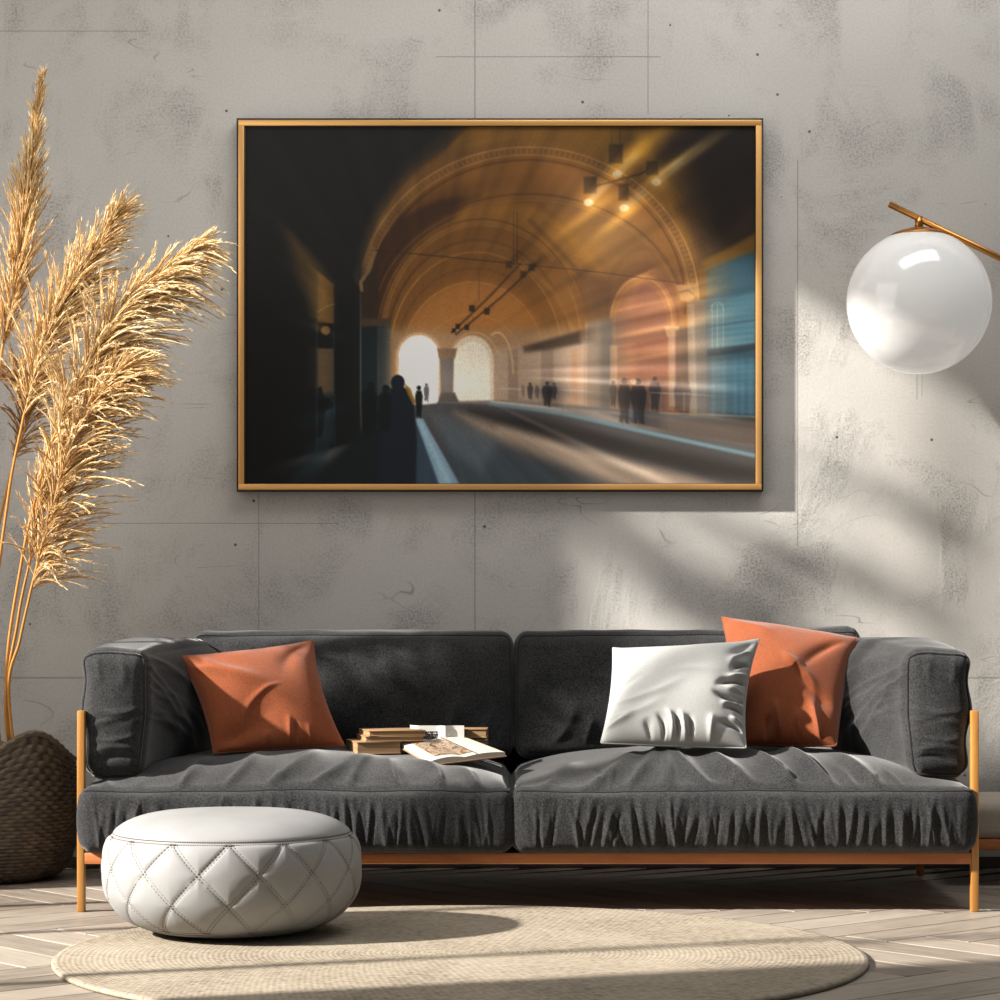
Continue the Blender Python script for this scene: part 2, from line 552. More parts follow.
def build_sofa():
    root = thing('sofa', 'charcoal fabric two-seat sofa with golden wooden frame against the concrete wall', 'sofa', (0.07, 0.4, 0))
    XL, XR = -1.128, 1.277
    # legs: four square posts
    for (x, y) in ((XL, 0.0), (XR - 0.020, 0.0), (XL, 0.90), (XR - 0.020, 0.90)):
        b = MB().box((x, y, 0.0), (x + 0.020, y + 0.03, 0.537 if y < 0.5 else 0.60), 0.003)
        flat_shade_by_angle(b.build('leg', wood_leg if y < 0.5 else wood_rail, root))  # back legs take the darker rail wood, standing in for shade
    fr = MB().box((XL + 0.020, 0.0, 0.128), (XR - 0.020, 0.028, 0.158), 0.002)
    flat_shade_by_angle(fr.build('front_rail', wood_rail, root))
    br = MB().box((XL + 0.020, 0.902, 0.128), (XR - 0.020, 0.928, 0.158), 0.002)
    flat_shade_by_angle(br.build('back_rail', wood_rail, root))
    for x in (XL, XR - 0.020):
        sr = MB().box((x, 0.03, 0.128), (x + 0.020, 0.90, 0.158), 0.002)
        sr.box((x, 0.03, 0.50), (x + 0.020, 0.90, 0.53), 0.002)
        flat_shade_by_angle(sr.build('side_rail', wood_leg, root))
    sl = MB()
    for k in range(9):
        yy = 0.06 + k * 0.095
        sl.box((XL + 0.02, yy, 0.140), (XR - 0.02, yy + 0.05, 0.156))
    sl.build('seat_slats', wood_rail, root, smooth=False)
    bk = MB().box((XL + 0.02, 0.905, 0.50), (XR - 0.02, 0.925, 0.60), 0.003)
    flat_shade_by_angle(bk.build('back_board', wood_rail, root))

    MB().box((XL + 0.022, 0.032, 0.1565), (XR - 0.022, 0.895, 0.1590)).build('seat_deck', charcoal_pipe, root, smooth=False)
    MB().box((XL + 0.024, 0.872, 0.17), (XR - 0.024, 0.900, 0.66), 0.008).build('back_panel', charcoal_pipe, root)

    # seat cushions --------------------------------------------------
    def seat(x0, x1, seed, top_folds):
        r_ = np.random.RandomState(seed)
        hx = (x1 - x0) / 2; cx = (x0 + x1) / 2
        half = (hx, 0.41, 0.088); r = 0.030
        cz = 0.159 + half[2]; cy = -0.035 + half[1]
        ff = []
        k = -hx + 0.03
        while k < hx - 0.02:
            wdt = r_.uniform(0.0045, 0.009)
            lean = r_.uniform(-0.035, 0.035)
            top = r_.uniform(0.03, 0.085) if r_.rand() < 0.8 else r_.uniform(-0.02, 0.03)
            ff.append((k + lean, -0.085, k, top, wdt, r_.uniform(0.0025, 0.0062), r_.uniform(-0.08, 0.08)))
            k += r_.uniform(0.016, 0.040)
        gf = [(f[0] + r_.uniform(0.012, 0.03), -0.08, f[2] + 0.015, r_.uniform(0.02, 0.06), 0.005, -r_.uniform(0.002, 0.0055), 0.0) for f in ff]
        tf = [(cx_ - cx, -0.41, cx2 - cx, -0.41 + ln, w, a, bend) for (cx_, cx2, ln, w, a, bend) in top_folds]
        for k in range(26):
            xx = r_.uniform(-hx + 0.05, hx - 0.05)
            tf.append((xx, -0.42, xx + r_.uniform(-0.05, 0.05), -0.42 + r_.uniform(0.05, 0.16), r_.uniform(0.008, 0.018), r_.uniform(-0.004, 0.006), 0.05))
        def deform(P, N, C):
            x, y, z = P[:, 0].copy(), P[:, 1].copy(), P[:, 2].copy()
            u, v, w = C[:, 0], C[:, 1], C[:, 2]
            up = np.clip(N[:, 2], 0, 1); fr_ = np.clip(-N[:, 1], 0, 1)
            crown = 0.085 * (1 - np.abs(u) ** 2.6) ** 0.7 * (1 - 0.75 * np.exp(-((v + 1) / 0.33) ** 1.3)) * (1 - 0.12 * np.clip(v, 0, 1))
            z2 = z + up * (crown - 0.0225 * (1 - np.abs(u) ** 6) * np.exp(-((v + 1) / 0.2) ** 2))
            z2 += up * fold_sum(x, y, tf) * (0.25 + 0.75 * sstep(-1.0, -0.88, v))
            z2 += up * 0.004 * snoise(x, y, seed + 3, 16) * (1 - np.abs(u) ** 8)
            y2 = y - fr_ * (0.022 * (1 - np.abs(u) ** 5) * (1 - (w * 0.95) ** 2))
            env = (1 - sstep(0.72, 1.0, w)) * (0.35 + 0.65 * sstep(-1, -0.6, w)) * (1 - np.abs(u) ** 14)
            y2 -= fr_ * env * fold_sum(x, z, ff + gf)
            y2 -= fr_ * env * 0.003 * snoise(x, z, seed + 9, 26)
            x2 = x + N[:, 0] * 0.012 * (1 - w ** 2)
            # drawn-in bottom corners
            pin = sstep(-0.2, -1.0, w) * 0.004
            x2 = x2 * (1 - pin * np.abs(u) ** 4)
            return np.stack([x2 + cx, y2 + cy, z2 + cz], 1)
        V, Fc, C = softbox(half, r, (380, 170, 56), deform)
        o = mesh('seat_cushion', V, Fc, charcoal, root)
        P = pipe_loop(half, r, deform, 'top', 0.003, 160)
        P[:, 2] += 0.0
        MB().tube(P, 0.0035, 6, closed=True).build('piping', charcoal_pipe, o)
    # (x at seam, x further back, length, width, amplitude, bend)
    seat(-1.116, 0.0335, 5, [(-0.86, -0.80, 0.22, 0.022, 0.012, 0.05), (-0.74, -0.66, 0.26, 0.02, 0.014, 0.08), (-0.63, -0.50, 0.26, 0.026, 0.018, 0.1),
                            (-0.52, -0.36, 0.25, 0.022, 0.016, 0.1), (-0.40, -0.33, 0.22, 0.02, 0.012, -0.06), (-0.27, -0.30, 0.2, 0.022, 0.014, -0.05),
                            (-0.15, -0.22, 0.2, 0.02, 0.012, 0.05), (-0.05, -0.1, 0.16, 0.018, 0.01, 0.0)])
    seat(0.0325, 1.262, 8, [(0.10, 0.20, 0.24, 0.025, 0.012, 0.08), (0.22, 0.38, 0.3, 0.03, 0.020, 0.1), (0.33, 0.44, 0.34, 0.022, 0.018, 0.08),
                           (0.45, 0.50, 0.32, 0.028, 0.018, -0.06), (0.57, 0.47, 0.26, 0.02, 0.014, -0.08), (0.68, 0.56, 0.34, 0.03, 0.022, -0.1),
                           (0.80, 0.66, 0.38, 0.02, 0.018, -0.08), (0.90, 0.78, 0.36, 0.022, 0.018, -0.08), (1.02, 0.92, 0.28, 0.025, 0.014, -0.05)])

    # back cushions --------------------------------------------------
    def back(x0, x1, seed, ztop, folds):
        hx = (x1 - x0) / 2; cx = (x0 + x1) / 2
        half = (hx, 0.105, 0.185); r = 0.042
        cz = ztop - half[2] - 0.008; cy = 0.75
        def deform(P, N, C):
            x, y, z = P[:, 0].copy(), P[:, 1].copy(), P[:, 2].copy()
            u, v, w = C[:, 0], C[:, 1], C[:, 2]
            fr_ = np.clip(-N[:, 1], 0, 1); up = np.clip(N[:, 2], 0, 1)
            sgn = np.sign(y)
            y2 = y - fr_ * 0.055 * (1 - np.abs(u) ** 3) * (1 - np.abs(w) ** 2.2)
            y2 -= fr_ * fold_sum(x + cx, z + cz, folds)
            y2 -= fr_ * 0.004 * snoise(x, z, seed, 14) * (1 - np.abs(u) ** 6)
            z2 = z + up * (0.006 * (1 - u ** 2) + 0.0015 * snoise(x, y, seed + 1, 25)) + up * 0.008 * np.abs(u) ** 8 + (up * 0.014 * sstep(0.45, 0.95, u) if cx > 0.3 else 0)
            y2 += 0.10 * (z2 + half[2])       # leans back
            x2 = x + N[:, 0] * 0.008 * (1 - w ** 2)
            return np.stack([x2 + cx, y2 + cy, z2 + cz], 1)
        V, Fc, C = softbox(half, r, (260, 36, 110), deform)
        o = mesh('back_cushion', V, Fc, charcoal, root)
        P = pipe_loop(half, r, deform, 'front', 0.003, 120)
        MB().tube(P, 0.0032, 6, closed=True).build('piping', charcoal_pipe, o)
    back(-0.905, 0.038, 21, 0.745, [(-0.45, 0.70, -0.30, 0.60, 0.02, 0.010, 0.1), (-0.36, 0.71, -0.22, 0.56, 0.022, 0.010, 0.06), (-0.52, 0.68, -0.42, 0.58, 0.02, 0.008, -0.1),
                                    (-0.15, 0.44, -0.12, 0.56, 0.02, 0.008, 0), (-0.30, 0.66, -0.12, 0.62, 0.018, -0.007, 0.05), (-0.05, 0.42, -0.02, 0.52, 0.012, 0.007, 0)])
    back(0.044, 1.062, 33, 0.745, [(0.16, 0.42, 0.22, 0.55, 0.02, 0.010, 0.1), (0.25, 0.42, 0.27, 0.50, 0.014, 0.009, 0), (0.12, 0.52, 0.25, 0.47, 0.016, -0.008, 0.1),
                                   (0.07, 0.62, 0.10, 0.48, 0.012, 0.007, 0.0)])

    # arm cushions ---------------------------------------------------
    def arm(side, seed):
        half = (0.105, 0.385, 0.172); r = 0.046
        cz = 0.352 + half[2]; cy = 0.03 + half[1]
        xo = -1.126 if side < 0 else 1.266      # outer edge of the front face
        rr = np.random.RandomState(seed)
        front = []
        for (a0, b0, a1, b1, w, am, bd) in ((-0.12, 0.035, 0.10, 0.02, 0.010, 0.005, 0.10), (-0.12, 0.015, 0.04, 0.0, 0.008, -0.006, 0.12), (-0.12, -0.02, 0.09, -0.035, 0.009, 0.006, -0.08),
                                           (-0.08, -0.05, 0.10, -0.055, 0.008, 0.005, 0.08), (-0.08, -0.095, 0.10, -0.11, 0.012, 0.007, -0.1), (-0.10, -0.12, 0.07, -0.135, 0.007, -0.006, -0.1),
                                           (-0.02, 0.16, -0.03, 0.07, 0.014, 0.004, 0.1), (0.05, 0.16, 0.04, 0.08, 0.012, 0.004, 0)):
            front.append((a0, b0, a1, b1, w, am, bd))
        inner = []
        for k in range(15):
            z_ = 0.17 - 0.012 * k
            y0 = -0.385
            inner.append((y0, z_ - 0.01, y0 + rr.uniform(0.2, 0.5), z_ - 0.12 - rr.uniform(0, 0.12), rr.uniform(0.008, 0.0125), rr.uniform(0.002, 0.0055), -0.12))
        def deform(P, N, C):
            x, y, z = P[:, 0].copy(), P[:, 1].copy(), P[:, 2].copy()
            u, v, w = C[:, 0], C[:, 1], C[:, 2]
            s = -side * u                        # +1 = inner face
            ins = np.clip(-side * N[:, 0], 0, 1); outs = np.clip(side * N[:, 0], 0, 1)
            fr_ = np.clip(-N[:, 1], 0, 1); up = np.clip(N[:, 2], 0, 1)
            t = (v + 1) / 2
            # distance from the outer edge
            dist = (s + 1) / 2
            wfac = (0.87 + 0.55 * sstep(0.0, 0.75, t))   # wider towards the back
            wfac = wfac * (1.0 - 0.10 * np.clip(-w, 0, 1) * (1 - t))
            X = dist * 2 * half[0] * wfac
            # rounding of the box lives in x: keep it
            X = (s * half[0] + (-side * (x - u * half[0]))) * wfac + half[0] * wfac
            X += ins * 0.056 * (1 - np.abs(w) ** 2) * sstep(0, 0.5, t) * (1 - sstep(0.8, 1.0, t) * 0.5)
            X -= outs * (0.006 * np.sin(w * 7.0 + 1.0) * (1 - t)) 
            X += ins * fold_sum(y, z, inner)
            # lower front corner pulled in a little, as a slumping pad
            X += (1 - dist) * 0.014 * np.clip(-w, 0, 1) * (1 - t)
            xw = xo - side * X
            y2 = y - fr_ * (0.022 * (1 - u ** 2) * (1 - w ** 2)) - fr_ * fold_sum(-s * half[0] if side < 0 else -s * half[0], z, front) * (1 - np.abs(u) ** 6)
            z2 = z + up * (0.030 * sstep(0.0, 0.6, t) * (1 - 0.5 * t)) + up * 0.008 * (1 - u ** 2) + up * 0.002 * snoise(x, y, seed, 30)
            z2 += 0.010 * np.sin(w * 2.0) * 0 
            return np.stack([xw, y2 + cy, z2 + cz], 1)
        V, Fc, C = softbox(half, r, (56, 170, 100), deform)
        if side > 0:
            pass
        Fc = Fc[:, ::-1] if side < 0 and False else Fc
        o = mesh('arm_cushion', V, Fc, charcoal, root)
        P = pipe_loop(half, r, deform, 'front', 0.004, 80)
        MB().tube(P, 0.0045, 6, closed=True).build('piping', charcoal if side < 0 else charcoal_pipe, o)
    arm(-1, 3); arm(1, 4)

build_sofa()

# ---------------------------------------------------------------- framed picture
def paint_picture(w, h, X0, Y0, X1, Y1):
    """numpy painting in a w x h grid whose corners are (X0,Y0)-(X1,Y1)"""
    xs = np.linspace(X0, X1, w); ys = np.linspace(Y0, Y1, h)
    X, Y = np.meshgrid(xs, ys)
    img = np.zeros((h, w, 3)) + np.array([24, 22, 20])
    def over(mask, c):
        nonlocal img
        m = np.clip(mask, 0, 1)[..., None]
        img = img * (1 - m) + np.asarray(c, float) * m
    def add(mask, c):
        nonlocal img
        img = img + np.clip(mask, 0, 1)[..., None] * np.asarray(c, float)
    def mul(mask, k):
        nonlocal img
        m = np.clip(mask, 0, 1)[..., None]
        img = img * (1 - m + m * np.asarray(k, float))
    def sdpoly(P):
        P = np.asarray(P, float)
        d = np.full(X.shape, 1e9); s = np.ones(X.shape)
        n = len(P)
        for i in range(n):
            a = P[i]; b = P[i - 1]
            ex, ey = b - a
            wx, wy = X - a[0], Y - a[1]
            t = np.clip((wx * ex + wy * ey) / (ex * ex + ey * ey + 1e-9), 0, 1)
            d = np.minimum(d, (wx - ex * t) ** 2 + (wy - ey * t) ** 2)
            c1 = Y >= a[1]; c2 = Y < b[1]; c3 = ex * wy > ey * wx
            fl = (c1 & c2 & c3) | (~c1 & ~c2 & ~c3)
            s = np.where(fl, -s, s)
        return s * np.sqrt(d)
    def poly(P, c, soft=0.8, al=1.0):
        over(al * (1 - sstep(-soft, soft, sdpoly(P))), c)
    def ell(cx, cy, rx, ry):
        """approximate signed distance to an ellipse"""
        q = np.sqrt(((X - cx) / rx) ** 2 + ((Y - cy) / ry) ** 2)
        return (q - 1) * min(rx, ry)
    def line(P, wd, c, al=1.0, soft=0.8):
        P = np.asarray(P, float)
        d = np.full(X.shape, 1e9)
        for a, b in zip(P[:-1], P[1:]):
            e = b - a
            t = np.clip(((X - a[0]) * e[0] + (Y - a[1]) * e[1]) / (e @ e + 1e-9), 0, 1)
            d = np.minimum(d, np.hypot(X - a[0] - e[0] * t, Y - a[1] - e[1] * t))
        over(al * (1 - sstep(wd / 2 - soft, wd / 2 + soft, d)), c)
    def arcpts(cx, cy, rx, ry, a0, a1, n=48):
        t = np.radians(np.linspace(a0, a1, n))
        return np.stack([cx + rx * np.cos(t), cy - ry * np.sin(t)], 1)
    def glow(cx, cy, sx, sy, c, ang=0.0):
        ca, sa = math.cos(ang), math.sin(ang)
        u = (X - cx) * ca + (Y - cy) * sa; v = -(X - cx) * sa + (Y - cy) * ca
        add(np.exp(-(u / sx) ** 2 - (v / sy) ** 2), c)
    # --- upper vault spandrels
    poly([(245, 126), (756, 126), (756, 300), (245, 300)], (30, 28, 25), 1)
    poly([(360, 285), (372, 215), (400, 178), (440, 140), (470, 126), (690, 126), (700, 200), (712, 300), (690, 300), (360, 300)], (88, 58, 22), 8)
    poly([(430, 150), (470, 126), (640, 126), (670, 175), (700, 270), (660, 230), (600, 170), (520, 145)], (116, 80, 24), 7)
    poly([(640, 126), (756, 126), (756, 245), (700, 262), (672, 190)], (46, 32, 20), 9)
    poly([(672, 140), (715, 126), (756, 126), (756, 200), (700, 250)], (30, 22, 17), 8)
    poly([(700, 262), (756, 232), (756, 252), (704, 272)], (112, 78, 24), 3)
    # --- inside of the great arch
    big = np.concatenate([arcpts(528, 300, 162, 148, 180, 0, 64), [(690, 410), (366, 410)]])
    poly(big, (118, 76, 30), 1.5)
    # vault bands receding
    poly(np.concatenate([arcpts(525, 320, 152, 122, 176, 4, 48), [(677, 330), (373, 330)]]), (84, 52, 26), 3)
    poly(np.concatenate([arcpts(500, 330, 118, 128, 150, 25, 40)]), (132, 88, 30), 7)
    poly([(372, 250), (400, 218), (440, 200), (480, 195), (440, 232), (400, 280), (380, 320), (372, 330)], (66, 40, 22), 4)
    poly([(540, 200), (590, 208), (640, 235), (672, 275), (680, 330), (620, 300), (600, 262)], (104, 70, 34), 5)
    # second ring: big lit barrel
    poly(np.concatenate([arcpts(482, 345, 106, 128, 180, 0, 56), [(588, 400), (376, 400)]]), (134, 90, 34), 1.6)
    poly(np.concatenate([arcpts(482, 345, 102, 120, 165, 10, 48), [(575, 380), (390, 380)]]), (110, 70, 28), 4, 0.8)
    for (cx, cy, rx, ry, c, wd) in ((482, 345, 104, 126, (70, 44, 24), 2.2), (482, 345, 99, 120, (152, 108, 54), 1.2),
                                    (478, 352, 92, 112, (82, 52, 26), 3.0), (476, 356, 86, 104, (166, 116, 54), 1.6),
                                    (474, 360, 78, 92, (96, 62, 30), 2.2), (473, 364, 72, 82, (172, 118, 58), 1.4),
                                    (472, 368, 62, 70, (122, 80, 40), 2), (472, 372, 54, 58, (184, 132, 74), 1.2)):
        line(arcpts(cx, cy, rx, ry, 178, 2), wd, c, 0.75)
    poly(np.concatenate([arcpts(474, 366, 74, 84, 180, 0, 48), [(548, 392), (400, 392)]]), (156, 102, 48), 5, 0.75)
    glow(480, 320, 70, 40, (24, 14, 4))
    # ribs fanning to the right
    for (p, wd, c, al) in (([(556, 262), (575, 292), (588, 330)], 6, (100, 66, 34), 0.8), ([(520, 262), (555, 292), (575, 335)], 4, (150, 104, 52), 0.7),
                           ([(505, 270), (535, 300), (560, 345)], 3, (120, 80, 40), 0.7), ([(600, 300), (570, 262), (530, 220)], 5, (72, 46, 24), 0.7)):
        line(p, wd, c, al, 2)
    # outer decorated arch
    for (rx, ry, wd, c, al) in ((166, 152, 9.5, (126, 88, 42), 0.95), (170.5, 156, 1.4, (176, 134, 78), 0.9), (161.5, 148, 1.4, (168, 126, 70), 0.9), (157, 143, 2.4, (60, 38, 20), 0.8)):
        line(arcpts(528, 303, rx, ry, 173, -4, 80), wd, c, al)
    a = np.arctan2(-(Y - 303) / 152, (X - 528) / 166); q = np.sqrt(((X - 528) / 166) ** 2 + ((Y - 303) / 152) ** 2)
    dots = (np.sin(a * 190) > 0.1) & (np.abs(q - 1) < 0.017) & (a > 0.0) & (a < 2.95)
    over(dots * 0.55 * (a < 2.2) + dots * 0.3 * (a >= 2.2), (78, 50, 26))
    line(arcpts(528, 318, 156, 124, 165, 10, 60), 2.2, (50, 32, 20), 0.8, 1.2)
    line(arcpts(528, 322, 154, 122, 165, 10, 60), 1.2, (140, 100, 54), 0.6)
    # right side arch with warm brick
    poly(np.concatenate([arcpts(643, 322, 36, 62, 180, 0, 40), [(679, 415), (607, 415)]]), (96, 62, 34), 1.5)
    poly(np.concatenate([arcpts(643, 322, 33, 48, 180, 0, 40), [(676, 410), (610, 410)]]), (150, 98, 52), 1.5)
    poly(np.concatenate([arcpts(641, 326, 26, 42, 180, 0, 40), [(667, 410), (615, 410)]]), (128, 84, 60), 1.2)
    line(arcpts(641, 324, 31, 47, 185, -4, 40), 2.0, (196, 146, 84), 0.8)
    line(arcpts(643, 322, 41, 74, 160, 10, 40), 5, (84, 56, 32), 0.6, 2)
    for k, yy in enumerate((292, 305, 318, 331, 344, 357, 370)):
        line([(614, yy + 6), (668, yy - 5)], 3.5, (184, 126, 84) if k % 2 else (112, 62, 46), 0.45, 2)
    # left arcade: almost black, glimpses
    poly([(245, 126), (468, 126), (446, 150), (420, 168), (396, 192), (376, 226), (364, 262), (361, 285), (361, 485), (245, 485)], (27, 27, 27), 3)
    poly([(245, 300), (361, 300), (361, 485), (245, 485)], (9, 14, 16), 40, 0.8)
    poly([(290, 232), (318, 262), (334, 284), (334, 322), (317, 322), (300, 275)], (112, 82, 34), 7, 0.6)
    poly([(318, 272), (334, 284), (334, 324), (318, 322)], (136, 98, 42), 1.5, 0.85)
    line([(318, 312), (326, 306), (334, 304)], 1.5, (176, 138, 82), 0.7)
    poly([(318, 323), (334, 323), (334, 347), (318, 347)], (22, 20, 18), 1)
    over(1 - sstep(3.5, 5.5, np.hypot(X - 326, Y - 330)), (142, 104, 52))
    poly([(318, 348), (334, 348), (334, 395), (318, 395)], (112, 88, 60), 1.2, 0.9)
    poly([(318, 392), (334, 392), (334, 440), (318, 440)], (36, 52, 58), 3, 0.85)
    poly([(316, 388), (322, 386), (324, 396), (330, 398), (334, 406), (326, 410), (322, 436), (316, 438)], (10, 12, 14), 1.2)
    line([(317, 270), (317, 450)], 1.6, (60, 84, 88), 0.6)
    line([(334, 330), (335, 460)], 1.4, (46, 70, 78), 0.6)
    line([(361, 292), (361, 400), (362, 450)], 1.8, (92, 102, 96), 0.8)
    # piers on the left behind the queue
    poly([(362, 325), (378, 325), (378, 440), (362, 440)], (20, 34, 40), 1.5)
    poly([(378, 322), (391, 322), (391, 405), (378, 405)], (44, 54, 56), 1.8)
    poly([(360, 284), (378, 262), (378, 322), (362, 328)], (52, 38, 26), 2)
    line([(376, 250), (371, 262), (368, 272), (361, 282), (362, 290)], 3.2, (150, 116, 72), 0.9)
    poly([(360, 318), (392, 318), (390, 325), (362, 326)], (74, 58, 38), 1)
    # far end: bright openings
    poly([(390, 330), (610, 330), (610, 405), (390, 405)], (158, 126, 94), 10, 0.8)
    poly(np.concatenate([arcpts(419, 356, 23, 24, 180, 0, 30), [(442, 404), (396, 404)]]), (196, 160, 118), 2, 0.8)
    poly(np.concatenate([arcpts(419, 356, 20, 21, 190, -10, 30), [(438, 404), (398, 404)]]), (246, 244, 240), 1.2)
    poly(np.concatenate([arcpts(472, 362, 22, 27, 180, 0, 30), [(494, 402), (451, 402)]]), (206, 186, 156), 1.5)
    poly(np.concatenate([arcpts(472, 364, 18, 23, 180, 0, 30), [(490, 400), (454, 400)]]), (218, 206, 186), 1.5)
    line(arcpts(474, 366, 26, 34, 180, 20, 30), 1.5, (196, 150, 98), 0.7)
    poly([(440, 356), (454, 356), (453, 402), (441, 402)], (96, 88, 84), 1.2)
    poly([(437, 348), (457, 348), (455, 358), (439, 358)], (120, 92, 66), 1.2)
    poly([(441, 392), (455, 392), (460, 404), (437, 404)], (70, 64, 62), 1.5)
    glow(419, 370, 34, 38, (46, 40, 32))
    glow(470, 385, 70, 26, (30, 28, 26))
    # middle arcade on the right: hazy bays
    poly([(494, 350), (590, 340), (590, 408), (494, 402)], (176, 152, 132), 6, 0.75)
    for (x0, x1, c) in ((508, 518, (142, 118, 96)), (541, 553, (126, 104, 88)), (571, 577, (176, 122, 82))):
        poly([(x0, 350), (x1, 348), (x1, 402), (x0, 402)], c, 1.6, 0.85)
    line(arcpts(497, 372, 16, 40, 110, 0, 20), 2, (206, 160, 110), 0.8)
    poly([(523, 346), (545, 340), (580, 330), (580, 343), (545, 350), (524, 352)], (64, 50, 38), 3, 0.85)
    line([(500, 388), (590, 390)], 1.2, (196, 190, 186), 0.5)
    # big piers
    poly([(585, 318), (612, 318), (614, 414), (584, 412)], (112, 98, 84), 1.5)
    poly([(600, 318), (612, 318), (613, 414), (600, 413)], (82, 72, 64), 3, 0.7)
    line([(586, 320), (586, 412)], 2.2, (164, 148, 130), 0.6)
    poly([(582, 262), (604, 300), (612, 322), (584, 322)], (92, 64, 38), 4, 0.8)
    poly([(610, 345), (617, 345), (617, 408), (610, 408)], (190, 142, 96), 1.2, 0.8)
    poly([(668, 332), (675, 332), (676, 406), (669, 406)], (168, 144, 118), 1.2)
    poly([(664, 326), (679, 326), (677, 336), (667, 336)], (190, 156, 110), 1)
    poly([(675, 330), (690, 326), (690, 410), (675, 408)], (62, 54, 50), 2, 0.9)
    poly([(688, 300), (712, 298), (714, 428), (690, 426)], (104, 98, 90), 1.5)
    poly([(687, 304), (694, 304), (697, 428), (689, 428)], (158, 146, 128), 1.5, 0.85)
    poly([(676, 285), (697, 284), (697, 294), (690, 302), (680, 300)], (156, 124, 80), 1.5)
    line([(679, 292), (688, 290), (694, 295)], 1.5, (84, 60, 38), 0.8)
    poly([(706, 295), (714, 295), (716, 420), (706, 424)], (74, 72, 68), 2, 0.7)
    line([(694, 292), (681, 240), (670, 205)], 2, (130, 96, 48), 0.5)
    # blue glazed facade
    poly([(706, 268), (756, 250), (756, 415), (708, 412)], (44, 76, 90), 4, 0.9)
    poly([(707, 300), (730, 296), (756, 292), (756, 350), (708, 352)], (72, 118, 130), 3, 0.5)
    for xx in (712, 717, 723):
        line([(xx, 304), (xx, 348)], 1.0, (150, 196, 200), 0.45)
    line(arcpts(717, 310, 6, 8, 180, 0), 1, (160, 200, 204), 0.5)
    poly([(707, 349), (756, 342), (756, 349), (707, 356)], (28, 40, 48), 1.5, 0.85)
    line([(707, 327), (756, 319)], 1.2, (50, 72, 82), 0.8)
    for xx in (713, 724, 735, 742, 750):
        line([(xx, 358), (xx, 412)], 3.2, (76, 124, 142), 0.45, 2)
    poly([(712, 362), (756, 356), (756, 380), (712, 384)], (56, 100, 116), 5, 0.45)
    over((sstep(705, 712, X) * sstep(262, 300, Y) * (1 - sstep(405, 415, Y)) * 0.16) * (0.5 + 0.5 * np.sin(Y * 1.1 + X * 0.1)), (20, 40, 52))
    # --- ground
    poly([(361, 440), (395, 408), (440, 402), (500, 400), (590, 406), (756, 420), (756, 485), (245, 485), (245, 470)], (84, 84, 84), 2)
    poly([(440, 402), (520, 400), (640, 414), (756, 428), (756, 446), (600, 420), (500, 404)], (146, 132, 120), 2, 0.8)
    poly([(600, 412), (756, 420), (756, 446), (660, 432)], (78, 66, 58), 4, 0.85)
    line([(660, 412), (756, 416)], 2, (150, 146, 132), 0.6)
    poly([(425, 412), (470, 404), (540, 410), (640, 430), (756, 456), (756, 485), (440, 485)], (78, 74, 72), 3)
    line([(490, 403), (560, 412), (640, 430), (756, 455)], 3.6, (110, 142, 150), 0.75, 1.6)
    line([(492, 401), (560, 408)], 2.0, (206, 196, 184), 0.7, 1.2)
    poly([(470, 410), (540, 418), (640, 440), (756, 468), (756, 480), (700, 474), (600, 450), (500, 426)], (40, 34, 30), 7, 0.75)
    poly([(455, 412), (500, 424), (600, 452), (720, 485), (630, 485), (540, 456), (480, 432)], (176, 150, 126), 8, 0.75)
    line([(500, 428), (580, 452), (650, 472)], 6, (214, 190, 160), 0.4, 5)
    poly([(440, 420), (480, 436), (560, 470), (600, 485), (450, 485)], (64, 76, 84), 10, 0.85)
    poly([(425, 412), (440, 410), (500, 440), (480, 470), (450, 450)], (110, 118, 124), 8, 0.5)
    poly([(245, 462), (330, 460), (362, 430), (400, 415), (420, 485), (245, 485)], (16, 22, 26), 6, 0.92)
    poly([(318, 440), (334, 436), (322, 470), (290, 485)], (34, 54, 60), 4, 0.6)
    poly([(404, 420), (416, 420), (446, 485), (410, 485)], (52, 72, 88), 4, 0.9)
    poly([(415, 418), (423, 418), (461, 485), (440, 485)], (134, 168, 188), 1.6, 0.92)
    line([(419, 420), (448, 480)], 4, (176, 204, 218), 0.5, 3)
    # --- people
    D = (18, 20, 24)
    poly([(386, 398), (390, 388), (398, 384), (408, 388), (414, 400), (417, 440), (416, 485), (376, 485), (380, 440)], (24, 32, 42), 2)
    over(1 - sstep(6, 8, np.hypot((X - 398), (Y - 382) * 0.9)), (22, 34, 48))
    poly([(404, 382), (411, 388), (416, 402), (413, 404), (407, 392)], (150, 112, 34), 1.4, 0.9)
    poly([(362, 392), (372, 386), (378, 396), (376, 430), (364, 436)], (14, 20, 24), 2)
    poly([(378, 396), (386, 388), (392, 398), (390, 430), (379, 430)], (16, 22, 28), 2)
    over(1 - sstep(3, 4.5, np.hypot(X - 371, Y - 385)), (18, 22, 26)); over(1 - sstep(3, 4.5, np.hypot(X - 386, Y - 388)), (22, 28, 34))
    def person(x, y0, y1, wd, c=D, stride=1.0, al=0.95):
        hh = y1 - y0
        over(al * (1 - sstep(hh * 0.055, hh * 0.055 + 1.2, np.hypot(X - x, Y - (y0 + hh * 0.07)))), c)
        poly([(x - wd * 0.32, y0 + hh * 0.15), (x + wd * 0.32, y0 + hh * 0.15), (x + wd * 0.5, y0 + hh * 0.32), (x + wd * 0.42, y0 + hh * 0.60),
              (x + wd * 0.34, y0 + hh * 0.72), (x + wd * 0.26 * stride, y1), (x + wd * 0.04, y1 - 2), (x, y0 + hh * 0.86), (x - wd * 0.10, y1 - 1), (x - wd * 0.32 * stride, y1 - 3), (x - wd * 0.30, y0 + hh * 0.72),
              (x - wd * 0.4, y0 + hh * 0.58), (x - wd * 0.5, y0 + hh * 0.32)], c, 1.0, al)
